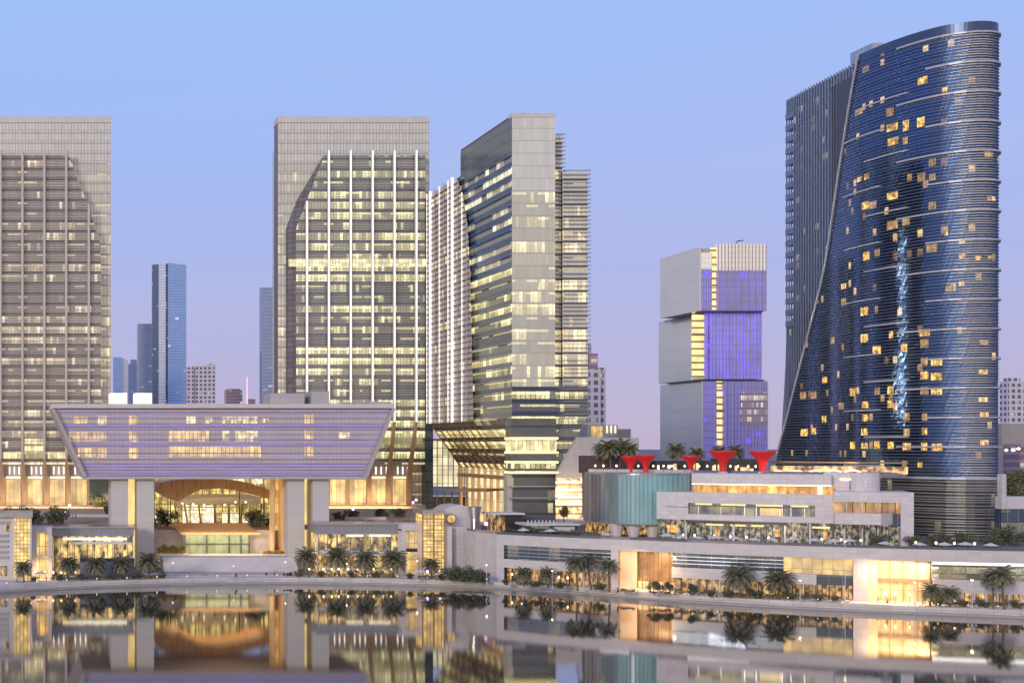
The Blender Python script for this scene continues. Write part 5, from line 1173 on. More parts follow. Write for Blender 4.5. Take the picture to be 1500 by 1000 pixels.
M['skyrose'] = skyc((.25, .16, .22), .12, 'distant_rose_block', 6, 5, .1, sp=.4, span=(.42, .28, .34), seed=9.0)
M['skydark'] = skyc((.12, .16, .28), .06, 'distant_dark_glass', 5, 4.0, .5, seed=12.0)
def dist(nm, label, D, secs, cat='tower'):
    r = thing(nm, label, cat, (X(secs[0][0], D), D, 2))
    for a, b, y_, mat, *e in secs:
        dd = e[0] if e else 0; sh = e[1] if len(e) > 1 else 0
        x0_, x1_ = X(a, D), X(b, D); w_ = x1_ - x0_
        m = MB(); m.hull([(x0_, D + dd, 2), (x1_, D + dd, 2), (x1_, D + dd + w_ * .8, 2), (x0_, D + dd + w_ * .8, 2)], [(x0_ , D + dd, Z(y_ , D)), (x1_, D + dd, Z(y_ + sh, D)), (x1_, D + dd + w_ * .8, Z(y_ + sh, D)), (x0_, D + dd + w_ * .8, Z(y_, D))]); m.build('shaft', mat, r)
    return r
r = dist('distant_tower', 'tallest distant blue glass tower with a bright vertical strip, rising left of the pale tower', 2000, [(224, 233, 386, M['skydark'], 12), (233, 243, 386, M['skypale'], 3), (243, 246, 385, M['skydark'], 8), (246, 273, 385, M['skyblue'], 0, 3)])
MB().box(X(229, 2000), X(271, 2000), 2020, 2040, Z(390, 2000), Z(384.2, 2000)).build('crown', M['steel'], r)
dist('distant_tower', 'slate blue distant tower immediately left of the tallest distant one', 2100, [(202, 224, 474, M['skyblue2'], 0, 0)])
dist('distant_tower', 'short rounded pale blue distant tower beside the left office tower', 2200, [(166, 178, 523, M['skyblue'], 0, 0), (178, 188, 522, M['skypale'], 6, 6)])
dist('distant_tower', 'grey distant tower with a stepped top, second from the left office tower', 2300, [(188, 205, 533, M['skyblue2'], 0), (192, 201, 526, M['skyblue2'], 10)])
dist('distant_apartment_block', 'pale gridded distant apartment block right of the tallest distant tower', 1800, [(274, 284, 538, M['skygrid']), (284, 302, 535, M['skygrid'], 3), (302, 316, 534, M['skygrid'], 1), (277, 281, 535, M['skygrid'], 5), (308, 312, 531, M['skygrid'], 5)])
dist('distant_apartment_block', 'small rose coloured distant block beside the pink lit mast', 2200, [(331, 355, 571, M['skyrose']), (334, 352, 569, M['skyrose'], 4)])
r = dist('distant_tower', 'flat blue distant tower partly hidden by the central pale tower', 1500, [(383, 405, 421, M['skyblue2']), (381.5, 383, 515, M['skyblue2'], 5)])
r = thing('mast', 'thin pink lit mast on the horizon', 'mast', (X(362, 2400), 2400, 2)); m = MB(); m.tube([(X(362, 2400), 2400, 2), (X(362, 2400), 2400, Z(552, 2400))], [3.0, 1.0], 6); m.build('pole', plain('pink_lit_mast', (.8, .6, .7), .5, emit=(1, .5, .75), es=.7), r)
dist('distant_apartment_block', 'small low pink lit block right of the pink mast', 2400, [(364, 374, 584, M['skyrose'])])
dist('distant_tower', 'stepped pale tower with square windows right behind the undercut office tower', 1000, [(855, 868, 491, M['skygrid'], 8), (868, 872, 503, M['skyblue2'], 7), (868, 880, 517, M['skyrose'], 5), (862, 880, 540, M['skygrid'], 0), (880, 890, 538, M['skygrid'], 3)])
dist('distant_tower', 'pale distant tower with horizontal balconies at the right edge', 1300, [(1478, 1502, 558, M['skygrid']), (1484, 1500, 553, M['skygrid'], 5)])
r = dist('distant_building', 'low rose building with warm roof lights at the right edge', 900, [(1467, 1530, 620, M['beigeband']), (1470, 1530, 650, M['skyrose'], -15)], 'building')
for a in (1474, 1484, 1492): MB().lathe([(.1, -1), (1.2, 0), (.1, 1)], (X(a, 880), 880, Z(655 + a % 5, 880)), 8).build('wall_lamp', M['warmled'], r)
r = thing('low_building', 'white low building with dark windows right of the hotel foot', 'building', (X(1500, 425), 425, 16.2))
MB().box(X(1471, 430), X(1560, 430), 430, 434, Z(745, 430), Z(727, 430)).build('white_band', M['white2'], r); MB().box(X(1470, 430), X(1560, 430), 431, 434, 16, Z(745, 430)).build('glass_front', M['pwin'], r)
MB().box(X(1464, 430), X(1471, 430), 429, 431, Z(745, 430), Z(694, 430)).build('side_wall', M['stone'], r)

tp = thing('terrace_pavilion', 'long low dark pavilion with a pale roof edge on the deck beside the kiosk', 'pavilion', (X(808, 462), 462, 16.2))
MB().box(X(772, 462), X(846, 462), 462, 470, 16.2, Z(769, 462)).build('glass_room', M['pwin'], tp); MB().box(X(770, 461), X(848, 461), 460, 471, Z(769, 462), Z(766, 462)).build('roof', M['white2'], tp); MB().box(X(812, 461), X(842, 461), 461, 461.9, 17.5, Z(771, 462)).build('pale_wall', M['white2'], tp)
for i in range(8): MB().box(X(773 + i * 5.4, 461), X(774 + i * 5.4, 461), 461, 461.3, Z(766, 462), Z(761, 462)).build('roof_post', M['canvas'], tp)  # plain posts in place of the sign's illegible lettering
# ================================================================== VEGETATION
def palm_proto(name, H, crown, nf=44, seed=1, droop=1.0):
    rnd = random.Random(seed); r = thing(name, 'palm', 'palm tree')
    m = MB(); pts = [(0, 0, -.3)] + [(.12 * math.sin(t * 2.2), .1 * t, H * t) for t in (.2, .4, .6, .8, 1)]
    m.tube(pts, [.42, .34, .3, .28, .27, .36], 8); m.build('trunk', M['trunk'], r, loc=(0, 0, 0))
    m = MB(); top = Vector((.12 * math.sin(2.2), .1, H))
    for i in range(nf):
        az = i * 2.399 + rnd.uniform(-.2, .2); el0 = math.radians(lerp(80, -25, (i / nf) ** .8)); L = crown * rnd.uniform(.85, 1.1)
        p = top.copy(); n = 8; w0 = L / n; spine = [p.copy()]; el = el0
        for j in range(n):
            el -= math.radians(lerp(4, 15, j / n)) * droop
            p = p + Vector((math.cos(az) * math.cos(el), math.sin(az) * math.cos(el), math.sin(el))) * w0; spine.append(p.copy())
        side = Vector((-math.sin(az), math.cos(az), 0))
        for j in range(1, n + 1):
            for q in (0, .33, .66):
                if j == n and q: continue
                c = spine[j].lerp(spine[min(j + 1, n)], q); d = (spine[j] - spine[j - 1]).normalized(); ll = crown * .30 * math.sin(math.pi * (.12 + .8 * (j + q) / (n + 1))) * rnd.uniform(.8, 1.15)
                for s_ in (-1, 1):
                    tip = c + side * s_ * ll * .85 + d * ll * .5 + Vector((0, 0, -ll * .42))
                    m.face([c - d * .10, c + d * .14, tip])
        for j in range(n): a, b = spine[j], spine[j + 1]; m.face([a - side * .05, b - side * .04, b + side * .04, a + side * .05])
    m.build('crown', M['palmleaf'], r, loc=(0, 0, 0)); return r
def leaf_proto(name, cat, rx, rz, cz_, nleaf, leaf, mat, trunk=0.0, seed=1, lobes=9):
    rnd = random.Random(seed); r = thing(name, name, cat)
    if trunk:
        m = MB(); m.tube([(0, 0, -.2), (.05, 0, trunk * .5), (.1, .05, trunk)], [trunk * .06 + .05, trunk * .05 + .04, .05], 7)
        for i in range(5):
            a = i * 1.26; m.tube([(.08, .03, trunk * .7), (rx * .5 * math.cos(a), rx * .5 * math.sin(a), cz_)], [.06 + trunk * .015, .03], 5)
        m.build('trunk', M['trunk'], r, loc=(0, 0, 0))
    m = MB(); L = [(Vector((rnd.uniform(-1, 1) * rx * .62, rnd.uniform(-1, 1) * rx * .62, cz_ + rnd.uniform(-.55, .55) * rz)), rnd.uniform(.35, .6)) for _ in range(lobes)]
    for _ in range(nleaf):
        c, s_ = rnd.choice(L); v = Vector((rnd.gauss(0, 1), rnd.gauss(0, 1), rnd.gauss(0, 1))).normalized() * (rnd.random() ** .4)
        p = c + Vector((v.x * rx * s_, v.y * rx * s_, v.z * rz * s_)); p.z = max(p.z, .05)
        a = Vector((rnd.gauss(0, 1), rnd.gauss(0, 1), rnd.gauss(0, .6))).normalized(); b = a.cross(Vector((rnd.gauss(0, 1), rnd.gauss(0, 1), rnd.gauss(0, 1)))).normalized(); w = leaf * rnd.uniform(.6, 1.3)
        m.face([p - a * w, p + b * w * .5, p + a * w, p - b * w * .5])
    m.build('foliage' if not trunk else 'crown', mat, r, loc=(0, 0, 0)); return r
PA = palm_proto('palm_tree', 9.5, 4.3, seed=3); PB = palm_proto('palm_tree', 5.4, 4.6, seed=5, nf=60); PT = palm_proto('palm_tree', 8.0, 3.9, seed=9, nf=46, droop=.8)
ua, ub, ut = [False], [False], [False]
z2 = 2.1
pal = [(35, 446, PB, ua, .85, 'young palm in front of the far left glowing glass corner'), (99, 452, PB, ub, 1.0, 'palm left of the long left glass restaurant, standing by the cafe tables'),
       (143, 453, PB, ub, 1.05, 'palm in front of the left glass restaurant, nearest its middle'), (179, 455, PB, ub, 1.0, 'palm in front of the right end of the left glass restaurant'), (219, 456, PB, ub, 1.15, 'broad low palm at the foot of the left stone piers'),
       (451, 470, PB, ub, 1.1, 'palm at the foot of the right stone piers'), (497, 466, PB, ub, 1.15, 'palm before the right glass restaurant, leftmost of three'), (535, 464, PB, ub, 1.15, 'palm before the right glass restaurant, middle of three'),
       (576, 462, PB, ub, 1.25, 'palm in front of the seam between right glass restaurant and white portal'), (633, 459, PB, ub, .9, 'slim palm in front of the glowing lantern tower'),
       (846, 420, PA, None, .98, 'tall palm in front of the podium, leftmost of the dense group'), (866, 423, PA, None, 1.02, 'tall palm in the middle of the dense group before the podium'), (893, 417, PA, None, .95, 'tall palm beside the peach lit pier of the podium'),
       (1085, 400, PB, ub, 1.2, 'bushy palm before the dark podium windows right of the golden entrance, left one of two'), (1140, 397, PB, ub, 1.15, 'bushy palm before the left end of the golden podium windows'),
       (1455, 374, PA, None, .88, 'slim tall palm at the far right of the promenade, left one of two'), (1471, 372, PA, None, .98, 'slim tall palm nearest the right edge of the promenade'),
       (1362, 380, PB, ub, .8, 'small palm right of the brightest golden entrance'), (1392, 378, PB, ub, .7, 'small low palm at the left end of the right arcade'), (768, 430, PB, ub, .75, 'small amber lit palm on the promenade, left one of two'), (801, 428, PB, ub, .75, 'small amber lit palm on the promenade, right one of two')]
uA, uB = [False], [False]
for px, d, pr, _, s_, lab in pal:
    place(pr, uA if pr is PA else uB, (X(px, d), d, z2), (s_ * .92, s_ * .92, s_ * (.85 + .22 * ((px * 7) % 10) / 10)), px * .7, lab, 'palms along the promenade', .09)
for px, d, s_, zz_, lab in ((884, 476, 1.02, 36.8, 'rooftop palm at the left of the tight cluster on the teal building'), (896, 472, 1.1, 36.8, 'rooftop palm second from left in the tight cluster'), (907, 476, 1.12, 36.8, 'rooftop palm third from left in the tight cluster'), (919, 472, 1.02, 36.8, 'rooftop palm at the right of the tight cluster beside a red funnel'),
                        (991, 484, 1.0, 36.8, 'single rooftop palm against the blank pale box tower'), (1020, 486, .85, 36.8, 'smaller rooftop palm right of the single one'), (1054, 488, .92, 36.8, 'rooftop palm behind the tallest red funnel, left one'), (1077, 488, .92, 36.8, 'rooftop palm behind the tallest red funnel, right one')):
    place(PT, ut, (X(px, d), d, zz_), s_, px * 1.3, lab, 'palms on the rooftop terrace', .06)
B1 = leaf_proto('shrub', 'shrub', 3.2, 2.3, 2.0, 1500, .28, M['leaf'], seed=11); B2 = leaf_proto('round_tree', 'tree', 2.6, 2.3, 3.6, 1700, .24, M['leaf'], trunk=2.6, seed=12); B3 = leaf_proto('street_tree', 'tree', 2.4, 2.8, 5.4, 1700, .26, M['leaf2'], trunk=4.2, seed=13, lobes=12)
u1, u2, u3 = [False], [False], [False]
sh = [(B1, u1, 12, 500, 17.0, 1.75, 'dark shrub at the far left edge of the raised garden'), (B1, u1, 34, 502, 17.2, 1.75, 'dark shrub second from the left in the raised garden'), (B1, u1, 54, 500, 17.0, 1.5, 'dark shrub between the two biggest on the left garden'), (B1, u1, 79, 501, 16.8, 1.9, 'largest dark shrub at the right end of the left garden'),
      (B1, u1, 144, 565, 21.2, 1.3, 'dark shrub in shade left of the stone piers'), (B1, u1, 235, 530, 15, 1.8, 'dark shrub seen under the left end of the timber canopy'), (B1, u1, 376, 530, 15, 1.7, 'dark shrub seen under the right end of the timber canopy'), (B1, u1, 397, 532, 15, 1.2, 'small dark shrub beside the bronze posts'),
      (B1, u1, 516, 525, 18.6, .9, 'low shrub with a violet lamp on the right garden'), (B1, u1, 497, 520, 18.2, .8, 'low shrub where the ochre ramp begins'), (B2, u2, 559, 530, 17.0, 1.0, 'neatly rounded tree in front of the tower entrance glow'), (B1, u1, 584, 528, 18.8, .9, 'flat shrub right of the neatly rounded tree'), (B2, u2, 596, 500, 14.2, .95, 'rounded tree beside the red parasol'),
      (B1, u1, 625, 515, 17.4, .9, 'shrub left of the violet lamps under the atrium'), (B1, u1, 645, 518, 17.2, .85, 'shrub in the middle of the violet lamps under the atrium'), (B1, u1, 664, 516, 17.0, .9, 'shrub right of the violet lamps by the bright columns'),
      (B3, u3, 826, 540, 15, 1.0, 'yellow green tree lit by the street in the gap'), (B3, u3, 640, 545, 15, .9, 'street tree left under the atrium canopy'), (B3, u3, 662, 546, 15, .9, 'street tree right under the atrium canopy'),
      (B1, u1, 668, 448, 2.1, 1.25, 'dark hedge bush at the foot of the stone retaining wall, left'), (B1, u1, 686, 446, 2.1, 1.3, 'dark hedge bush at the foot of the stone retaining wall, middle'), (B1, u1, 703, 443, 2.1, 1.1, 'dark hedge bush at the foot of the stone retaining wall, right'),
      (B1, u1, 1480, 415, 16.3, 1.5, 'dark bush on the deck right of the hotel foot'), (B3, u3, 1478, 470, 16.3, 2.6, 'big dark tree right of the hotel foot'), (B3, u3, 1495, 480, 16.3, 2.7, 'big dark tree cut by the right edge of the photo'), (B1, u1, 1345, 402, 16.3, 1.0, 'dark bush between the mall frame and the hotel screen'),
      (B1, u1, 1405, 404, 16.3, 1.2, 'dark bush under the middle of the hotel screen'), (B1, u1, 1450, 402, 16.3, 1.0, 'dark bush under the right end of the hotel screen'), (B1, u1, 1375, 405, 16.3, 1.1, 'dark bush under the left part of the hotel screen'), (B1, u1, 1290, 404, 16.3, 1.0, 'bush under the balcony box of the mall'),
      (B1, u1, 745, 455, 16.3, .7, 'low bush left on the podium deck by the kiosk'), (B1, u1, 775, 452, 16.3, .9, 'low bush right of the kiosk on the podium deck'), (B1, u1, 812, 446, 16.3, .8, 'low bush in the middle of the left podium deck'), (B1, u1, 838, 440, 16.3, .8, 'low bush before the ground storey of the teal building'),
      (B2, u2, 1012, 403, 2.1, .75, 'small amber lit tree before the dark podium windows'), (B2, u2, 1098, 398, 2.1, .6, 'small tree between the two bushy palms'), (B2, u2, 958, 408, 2.1, .8, 'small tree lit gold in the brown glass entrance'), (B2, u2, 976, 407, 2.1, .75, 'small tree at the right side of the brown glass entrance')]
for pr, uu, px, d, z_, s_, lab in sh: place(pr, uu, (X(px, d), d, z_), s_, px * .37, lab)
for i, (px, d, s_) in enumerate([(50, 446, .45), (88, 450, .5), (120, 452, .55), (162, 453, .5), (200, 455, .6), (237, 457, .5), (438, 464, .6), (472, 462, .55), (516, 461, .5), (552, 460, .55), (600, 456, .5), (648, 452, .5), (742, 436, .5), (784, 429, .5), (820, 425, .55), (878, 420, .6), (1040, 402, .55), (1066, 400, .6), (1112, 398, .6), (1158, 395, .55), (1200, 391, .5), (1222, 390, .5), (1376, 380, .55), (1410, 378, .5), (1440, 377, .55), (1490, 374, .6)]):
    place(B1, u1, (X(px, d), d, 2.1), s_, px, 'small clipped bush in the waterfront planting strip along the promenade', 'small bushes along the promenade')
# hedges and lawns along the promenade
def hedge(px0, px1, d0, d1, h, mat, lab, nm='hedge', dens=60, z=2.1, leaf=.2, w_=1.6):
    rnd = random.Random(px0); a = Vector((X(px0, d0), d0)); b = Vector((X(px1, d1), d1)); L = (b - a).length; t = (b - a) / L; nn = Vector((-t.y, t.x)); m = MB()
    for _ in range(int(L * dens)):
        q = rnd.random() * L; o = rnd.uniform(0, w_); hh = h * (.75 + .35 * math.sin(q * .9 + px0) ** 2) * rnd.random() ** .45; p = Vector((*(a + t * q + nn * o), z + hh))
        c = Vector((rnd.gauss(0, 1), rnd.gauss(0, 1), rnd.gauss(0, 1))).normalized(); e = c.cross(Vector((rnd.gauss(0, 1), rnd.gauss(0, 1), rnd.gauss(0, 1)))).normalized(); w = leaf * rnd.uniform(.6, 1.3); m.face([p - c * w, p + e * w * .6, p + c * w, p - e * w * .6])
    return tag(m.build(nm, mat), lab, 'hedge' if nm == 'hedge' else 'plants')
hedge(75, 120, 449, 452, 1.0, M['leaf2'], 'low hedge in front of the left cafe terrace'); hedge(122, 196, 451, 454, 1.2, M['leaf'], 'low hedge before the left glass restaurant'); hedge(196, 236, 455, 457, 1.0, M['leaf2'], 'low hedge left of the wide steps')
hedge(433, 500, 461, 460, 1.6, M['leaf2'], 'low hedge right of the wide steps'); hedge(502, 578, 460, 458, 1.5, M['leaf'], 'low hedge before the right glass restaurant'); hedge(612, 668, 452, 449, 1.5, M['grass'], 'bright green hedge below the lantern tower')
hedge(668, 712, 446, 442, 1.3, M['leaf'], 'dark hedge running under the stone retaining wall'); hedge(755, 836, 432, 426, 1.2, M['leaf2'], 'hedge along the left podium arcade'); hedge(905, 930, 414, 412, .9, M['leaf'], 'short hedge before the peach lit pier'); hedge(950, 984, 409, 407, .9, M['leaf2'], 'hedge at the foot of the brown glass entrance')
hedge(988, 1035, 406, 404, 1.2, M['leaf2'], 'hedge around the small amber lit tree'); hedge(1060, 1150, 401, 396, 1.3, M['leaf'], 'hedge under the two bushy palms'); hedge(1152, 1215, 395.5, 392, 1.5, M['grass'], 'bright green hedge under the golden podium windows'); hedge(1385, 1480, 379, 376, 1.3, M['leaf'], 'hedge in front of the right arcade')
for i, (a, b, d0, d1) in enumerate([(738, 850, 450, 432), (862, 960, 432, 423), (965, 1075, 421, 411), (1080, 1200, 409, 399), (1210, 1330, 398, 390), (1340, 1480, 389, 382)]):
    hedge(a, b, d0, d1, .8, M['leaf'], ['planter greenery on the deck edge by the kiosk', 'planter greenery on the deck edge before the teal building', 'planter greenery on the deck edge before the mall left end', 'planter greenery on the deck edge under the ribbon window', 'planter greenery on the deck edge under the balcony box', 'planter greenery on the deck edge below the hotel screen'][i], 'planting', 22, 16.4, .2, 3.0)
hedge(-20, 45, 491, 491, 2.0, M['leaf'], 'greenery trailing along the left garden edge', 'planting', 60, 16.0, .25, 3); hedge(48, 66, 490, 490, 2.2, M['redflower'], 'red flowering bed at the left above the white portal', 'planting', 90, 16.0, .2, 2); hedge(70, 98, 489, 489, 3.0, M['redflower'], 'large red flowering bed in front of the largest left shrub', 'planting', 140, 15.9, .2, 2)
hedge(517, 545, 503, 503, 2.2, M['redflower'], 'rust red flowering bed on the right garden slope', 'planting', 110, 16.6, .22, 3); hedge(548, 655, 503, 500, 2.0, M['leaf2'], 'mixed shrubs along the right garden terrace', 'planting', 60, 16.6, .25, 6); hedge(500, 560, 492, 491, 1.2, M['leaf'], 'greenery behind the roof of the right glass restaurant', 'planting', 50, 16.0, .25, 3)
hedge(232, 272, 497, 497, 3.0, M['straw'], 'golden uplit ornamental grasses left of the pavilion', 'planting', 240, 6.9, .36, 3); hedge(386, 425, 497, 497, 1.2, M['straw'], 'golden uplit ornamental grasses right of the pavilion', 'planting', 120, 6.9, .3, 3)
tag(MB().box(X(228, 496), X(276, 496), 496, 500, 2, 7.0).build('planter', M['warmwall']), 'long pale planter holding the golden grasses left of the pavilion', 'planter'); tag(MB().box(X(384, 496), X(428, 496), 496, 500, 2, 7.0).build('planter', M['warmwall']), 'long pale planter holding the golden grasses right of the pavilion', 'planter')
# ================================================================== STREET FURNITURE
def lamp_proto(H, double=False):
    r = thing('street_lamp', 'lamp', 'street lamp'); MB().lathe([(.22, 0), (.2, .5), (.11, .6), (.07, H)], (0, 0, 0), 8).build('pole', M['white2'], r, loc=(0, 0, 0))
    MB().lathe([(.07, H - .1), (.42, H), (.45, H + .08), (.1, H + .2)], (0, 0, 0), 10).build('lamp_head', M['steel'], r, loc=(0, 0, 0)); MB().lathe([(.2, H - .14), (.36, H - .02)], (0, 0, 0), 10).build('bulb', M['lampbulb'], r, loc=(0, 0, 0)); return r
lp = lamp_proto(6.2); ul = [False]
for px, d, s_, lab in ((253, 463, .75, 'short slim lamp pole left on the promenade before the steps'), (342, 462, .6, 'short lamp pole at the middle of the wide steps'), (418, 463, .8, 'lamp pole beside the parked buggy'), (508, 457, .8, 'lamp pole before the right glass restaurant'), (611, 450, 1.05, 'white lamp pole left of the lantern tower'), (713, 438, 1.0, 'white lamp pole below the stone retaining wall'),
                        (809, 425, .9, 'lamp pole right of the small amber palms'), (1172, 389, 1.0, 'white lamp pole under the golden podium windows'), (1424, 374, 1.25, 'white lamp pole before the right arcade'), (1340, 380, 1.05, 'dark slim lamp pole in front of the golden entrance')):
    place(lp, ul, (X(px, d), d, 2.1), s_, 0, lab, 'lamp poles on the promenade')
tall = lamp_proto(17.5); tall['label'] = 'very tall white lamp mast left of the golden entrance'; tall.location = (X(1238, 386), 386, 2.1)
vl = thing('globe_lamp', 'lamp', 'lamp'); MB().lathe([(.1, 0), (.08, 2.4)], (0, 0, 0), 6).build('pole', M['dark'], vl, loc=(0, 0, 0)); MB().lathe([(.05, 2.3), (.5, 2.6), (.62, 3.0), (.5, 3.4), (.05, 3.6)], (0, 0, 0), 12).build('globe', M['pinkled'], vl, loc=(0, 0, 0)); uv_ = [False]
for px, d, z_, s_, lab in ((517, 522, 19.5, .9, 'violet globe lamp over the low garden shrub'), (605, 540, 21.5, .8, 'violet globe lamp, left of the tight pair by the dark corner glass'), (609.5, 540, 22.5, .8, 'violet globe lamp, right of the tight pair by the dark corner glass'), (637, 512, 18.2, 1.0, 'violet globe lamp before the left shrub under the atrium'), (662, 512, 18.6, .8, 'upper violet globe lamp beside the bright columns'), (665, 508, 16.0, .9, 'lower violet globe lamp beside the bright columns'),
                             (626, 455, 2.1, .8, 'violet globe lamp at the foot of the lantern tower, left'), (645, 455, 2.1, .8, 'violet globe lamp at the foot of the lantern tower, right'), (712, 470, 16.6, 1.0, 'violet globe lamp beside the kiosk'), (102, 520, 21.0, .9, 'violet globe lamp near the left garden, upper'), (97, 516, 18.5, .9, 'violet globe lamp near the left garden, lower'), (1399, 377, 2.1, .6, 'violet lamp low at the left end of the right arcade')):
    place(vl, uv_, (X(px, d), d, z_), s_, 0, lab, 'violet globe lamps')
def parasol_proto(mat, name='parasol', H=2.7, R=1.9):
    r = thing(name, 'parasol', 'parasol'); MB().lathe([(.35, 0), (.35, .1), (.04, .12), (.035, H)], (0, 0, 0), 8).build('pole', M['steel'], r, loc=(0, 0, 0)); MB().lathe([(R, H - .55), (R * 1.02, H - .42), (R * .5, H - .05), (.05, H + .25)], (0, 0, 0), 8).build('canopy', mat, r, loc=(0, 0, 0)); return r
pw = parasol_proto(M['canvas']); upw = [False]
rnd = random.Random(5)
dk = lambda px, back: (lambda q: (q[0], q[1]))(PPt(ps(px), -back))
pl_ = [(754, 'beside the kiosk'), (790, 'above the left podium windows'), (886, 'before the teal building'), (968, 'at the left end of the mall terrace'), (990, 'below the blank mall wall'), (1019, 'under the left end of the ribbon window'), (1046, 'under the ribbon window left of its middle'), (1075, 'under the middle of the ribbon window'), (1103, 'under the ribbon window right of its middle'), (1131, 'under the right part of the ribbon window'), (1163, 'under the right end of the ribbon window'), (1192, 'left of the white balcony box'),
       (1222, 'under the left corner of the balcony box'), (1250, 'under the middle of the balcony box'), (1300, 'beside the white frame pier'), (1352, 'at the left foot of the hotel screen'), (1388, 'under the hotel screen left of its middle'), (1424, 'under the hotel screen right of its middle'), (1462, 'at the right foot of the hotel screen')]
for px, lab in pl_: q = dk(px, rnd.uniform(3, 9)); place(pw, upw, (q[0], q[1], 16.25), rnd.uniform(.9, 1.1), rnd.random(), 'small white parasol on the podium deck ' + lab, 'white parasols on the deck')
for px, d, z_, lab, mt in ((662, 450, 2.1, 'large white parasol beside the dark hedges', M['canvas']), (650, 452, 2.1, 'white parasol right below the lantern tower', M['canvas']), (617, 455, 2.1, 'white parasol left below the lantern tower', M['canvas']), (565, 493, 16.2, 'blue parasol on the right garden terrace', M['bluep']), (583, 493, 16.2, 'red parasol on the right garden terrace', M['redp']),
                          (60, 449, 2.1, 'white parasol before the far left shop portal', M['canvas']), (478, 466, 2.1, 'white parasol at the left end of the right restaurant terrace', M['canvas']), (520, 465, 2.1, 'white parasol in the middle of the right restaurant terrace', M['canvas']), (556, 464, 2.1, 'white parasol at the right end of the right restaurant terrace', M['canvas'])):
    o = parasol_proto(mt, H=2.9, R=2.2); o.location = (X(px, d), d, z_); o['label'] = lab
# tables with chairs
tb = thing('cafe_table', 'table', 'table'); MB().lathe([(.3, 0), (.05, .04), (.05, .7), (.55, .72), (.55, .76)], (0, 0, 0), 10).build('tabletop', M['white2'], tb, loc=(0, 0, 0)); utb = [False]
ch = thing('cafe_chair', 'chair', 'chair'); MB().box(-.22, .22, -.22, .22, .42, .47).build('seat', M['bronzedark'], ch, loc=(0, 0, 0)); MB().box(-.22, .22, .18, .22, .47, .9).build('backrest', M['bronzedark'], ch, loc=(0, 0, 0))
for sx in (-.19, .16):
    for sy in (-.19, .16): MB().box(sx, sx + .03, sy, sy + .03, 0, .42).build('leg', M['dark'], ch, loc=(0, 0, 0))
uch = [False]
spots = [('on the deck below the mall ribbon window', [dk(p, 1.6 + (p % 3)) for p in range(980, 1210, 23)], 16.25), ('on the deck below the hotel screen', [dk(p, 1.6) for p in range(1345, 1480, 26)], 16.25), ('on the left cafe terrace', [(X(p, 450), 450) for p in (46, 60, 74, 88)], 2.1), ('before the right glass restaurant', [(X(p, 464), 464) for p in (470, 486, 502, 518, 534, 550, 566)], 2.1), ('before the podium arcade', [dk(p, -4) for p in (1060, 1085, 1110, 1135)], 2.1)]
for wh, ps_, z_ in spots:
    for q in ps_:
        place(tb, utb, (q[0], q[1], z_), 1, 0, 'round white cafe table ' + wh, 'cafe tables ' + wh)
        for a in (0.4, 3.5): place(ch, uch, (q[0] + .85 * math.cos(a), q[1] + .85 * math.sin(a), z_), 1, a - math.pi / 2, 'dark cafe chair pulled up to a table ' + wh, 'cafe chairs ' + wh)
# terrace lanterns: small warm lamps in front of restaurants
tl = thing('table_lantern', 'lantern', 'lamp'); MB().lathe([(.16, 0), (.16, .05), (.05, .08), (.05, 1.9)], (0, 0, 0), 8).build('stand', M['dark'], tl, loc=(0, 0, 0)); MB().lathe([(.05, 1.85), (.26, 2.0), (.26, 2.4), (.05, 2.55)], (0, 0, 0), 8).build('shade', M['warmled'], tl, loc=(0, 0, 0)); utl = [False]
for wh, ps_, z_ in [('on the right restaurant terrace', [(X(p, 463), 463) for p in (453, 474, 486, 496, 510, 524, 530, 547, 561, 573)], 2.1), ('on the far left cafe terrace', [(X(p, 451), 451) for p in (52, 58, 66, 78, 90, 110)], 2.1), ('at the golden podium entrance', [dk(p, -1.5) for p in (1296, 1310, 1330, 1352, 1366)], 2.1), ('along the mall terrace', [dk(p, 12) for p in (985, 1010, 1040, 1066, 1090, 1126, 1160, 1205, 1240, 1270)], 16.2), ('along the left podium arcade', [dk(p, -1) for p in (752, 766, 820, 833)], 2.1), ('on the rooftop terrace by the red funnels', [(X(p, lerp(470, 455, (p - 870) / 250)), lerp(470, 455, (p - 870) / 250)) for p in (872, 884, 903, 935, 957, 972, 984, 1003, 1024, 1036, 1047, 1070, 1081, 1096, 1107)], 37.0), ('below the hotel screen', [dk(p, 6) for p in (1350, 1380, 1410, 1440)], 16.3)]:
    for q in ps_: place(tl, utl, (q[0], q[1], z_), 1.15, 0, 'small warm lantern ' + wh, 'small lanterns ' + wh)
# buggy
bg_ = thing('buggy', 'small dark open buggy parked at the right end of the wide steps', 'buggy', (X(421, 466), 466, 2.1))
bx_, by_ = X(421, 466), 466
MB().box(bx_ - 1.5, bx_ + 1.5, by_ - .7, by_ + .7, 2.5, 3.0).box(bx_ + .9, bx_ + 1.5, by_ - .7, by_ + .7, 3.0, 3.3).build('body', M['dark'], bg_); MB().box(bx_ - 1.4, bx_ + 1.1, by_ - .75, by_ + .75, 4.1, 4.2).build('roof', M['canvas'], bg_); MB().box(bx_ - .9, bx_ - .3, by_ - .6, by_ + .6, 3.0, 3.2).box(bx_ - 1.0, bx_ - .85, by_ - .6, by_ + .6, 3.2, 3.7).build('seat', M['white2'], bg_)
for sx in (-1.35, 1.0):
    for sy in (-.7, .66): MB().box(bx_ + sx, bx_ + sx + .05, by_ + sy, by_ + sy + .05, 3.0, 4.1).build('roof_post', M['steel'], bg_)
for sx in (-1, 1):
    for sy in (-.75, .6):
        m = MB(); m.tube([(bx_ + sx, by_ + sy, 2.4), (bx_ + sx, by_ + sy + .16, 2.4)], .32, 12); m.build('wheel', M['black'], bg_)
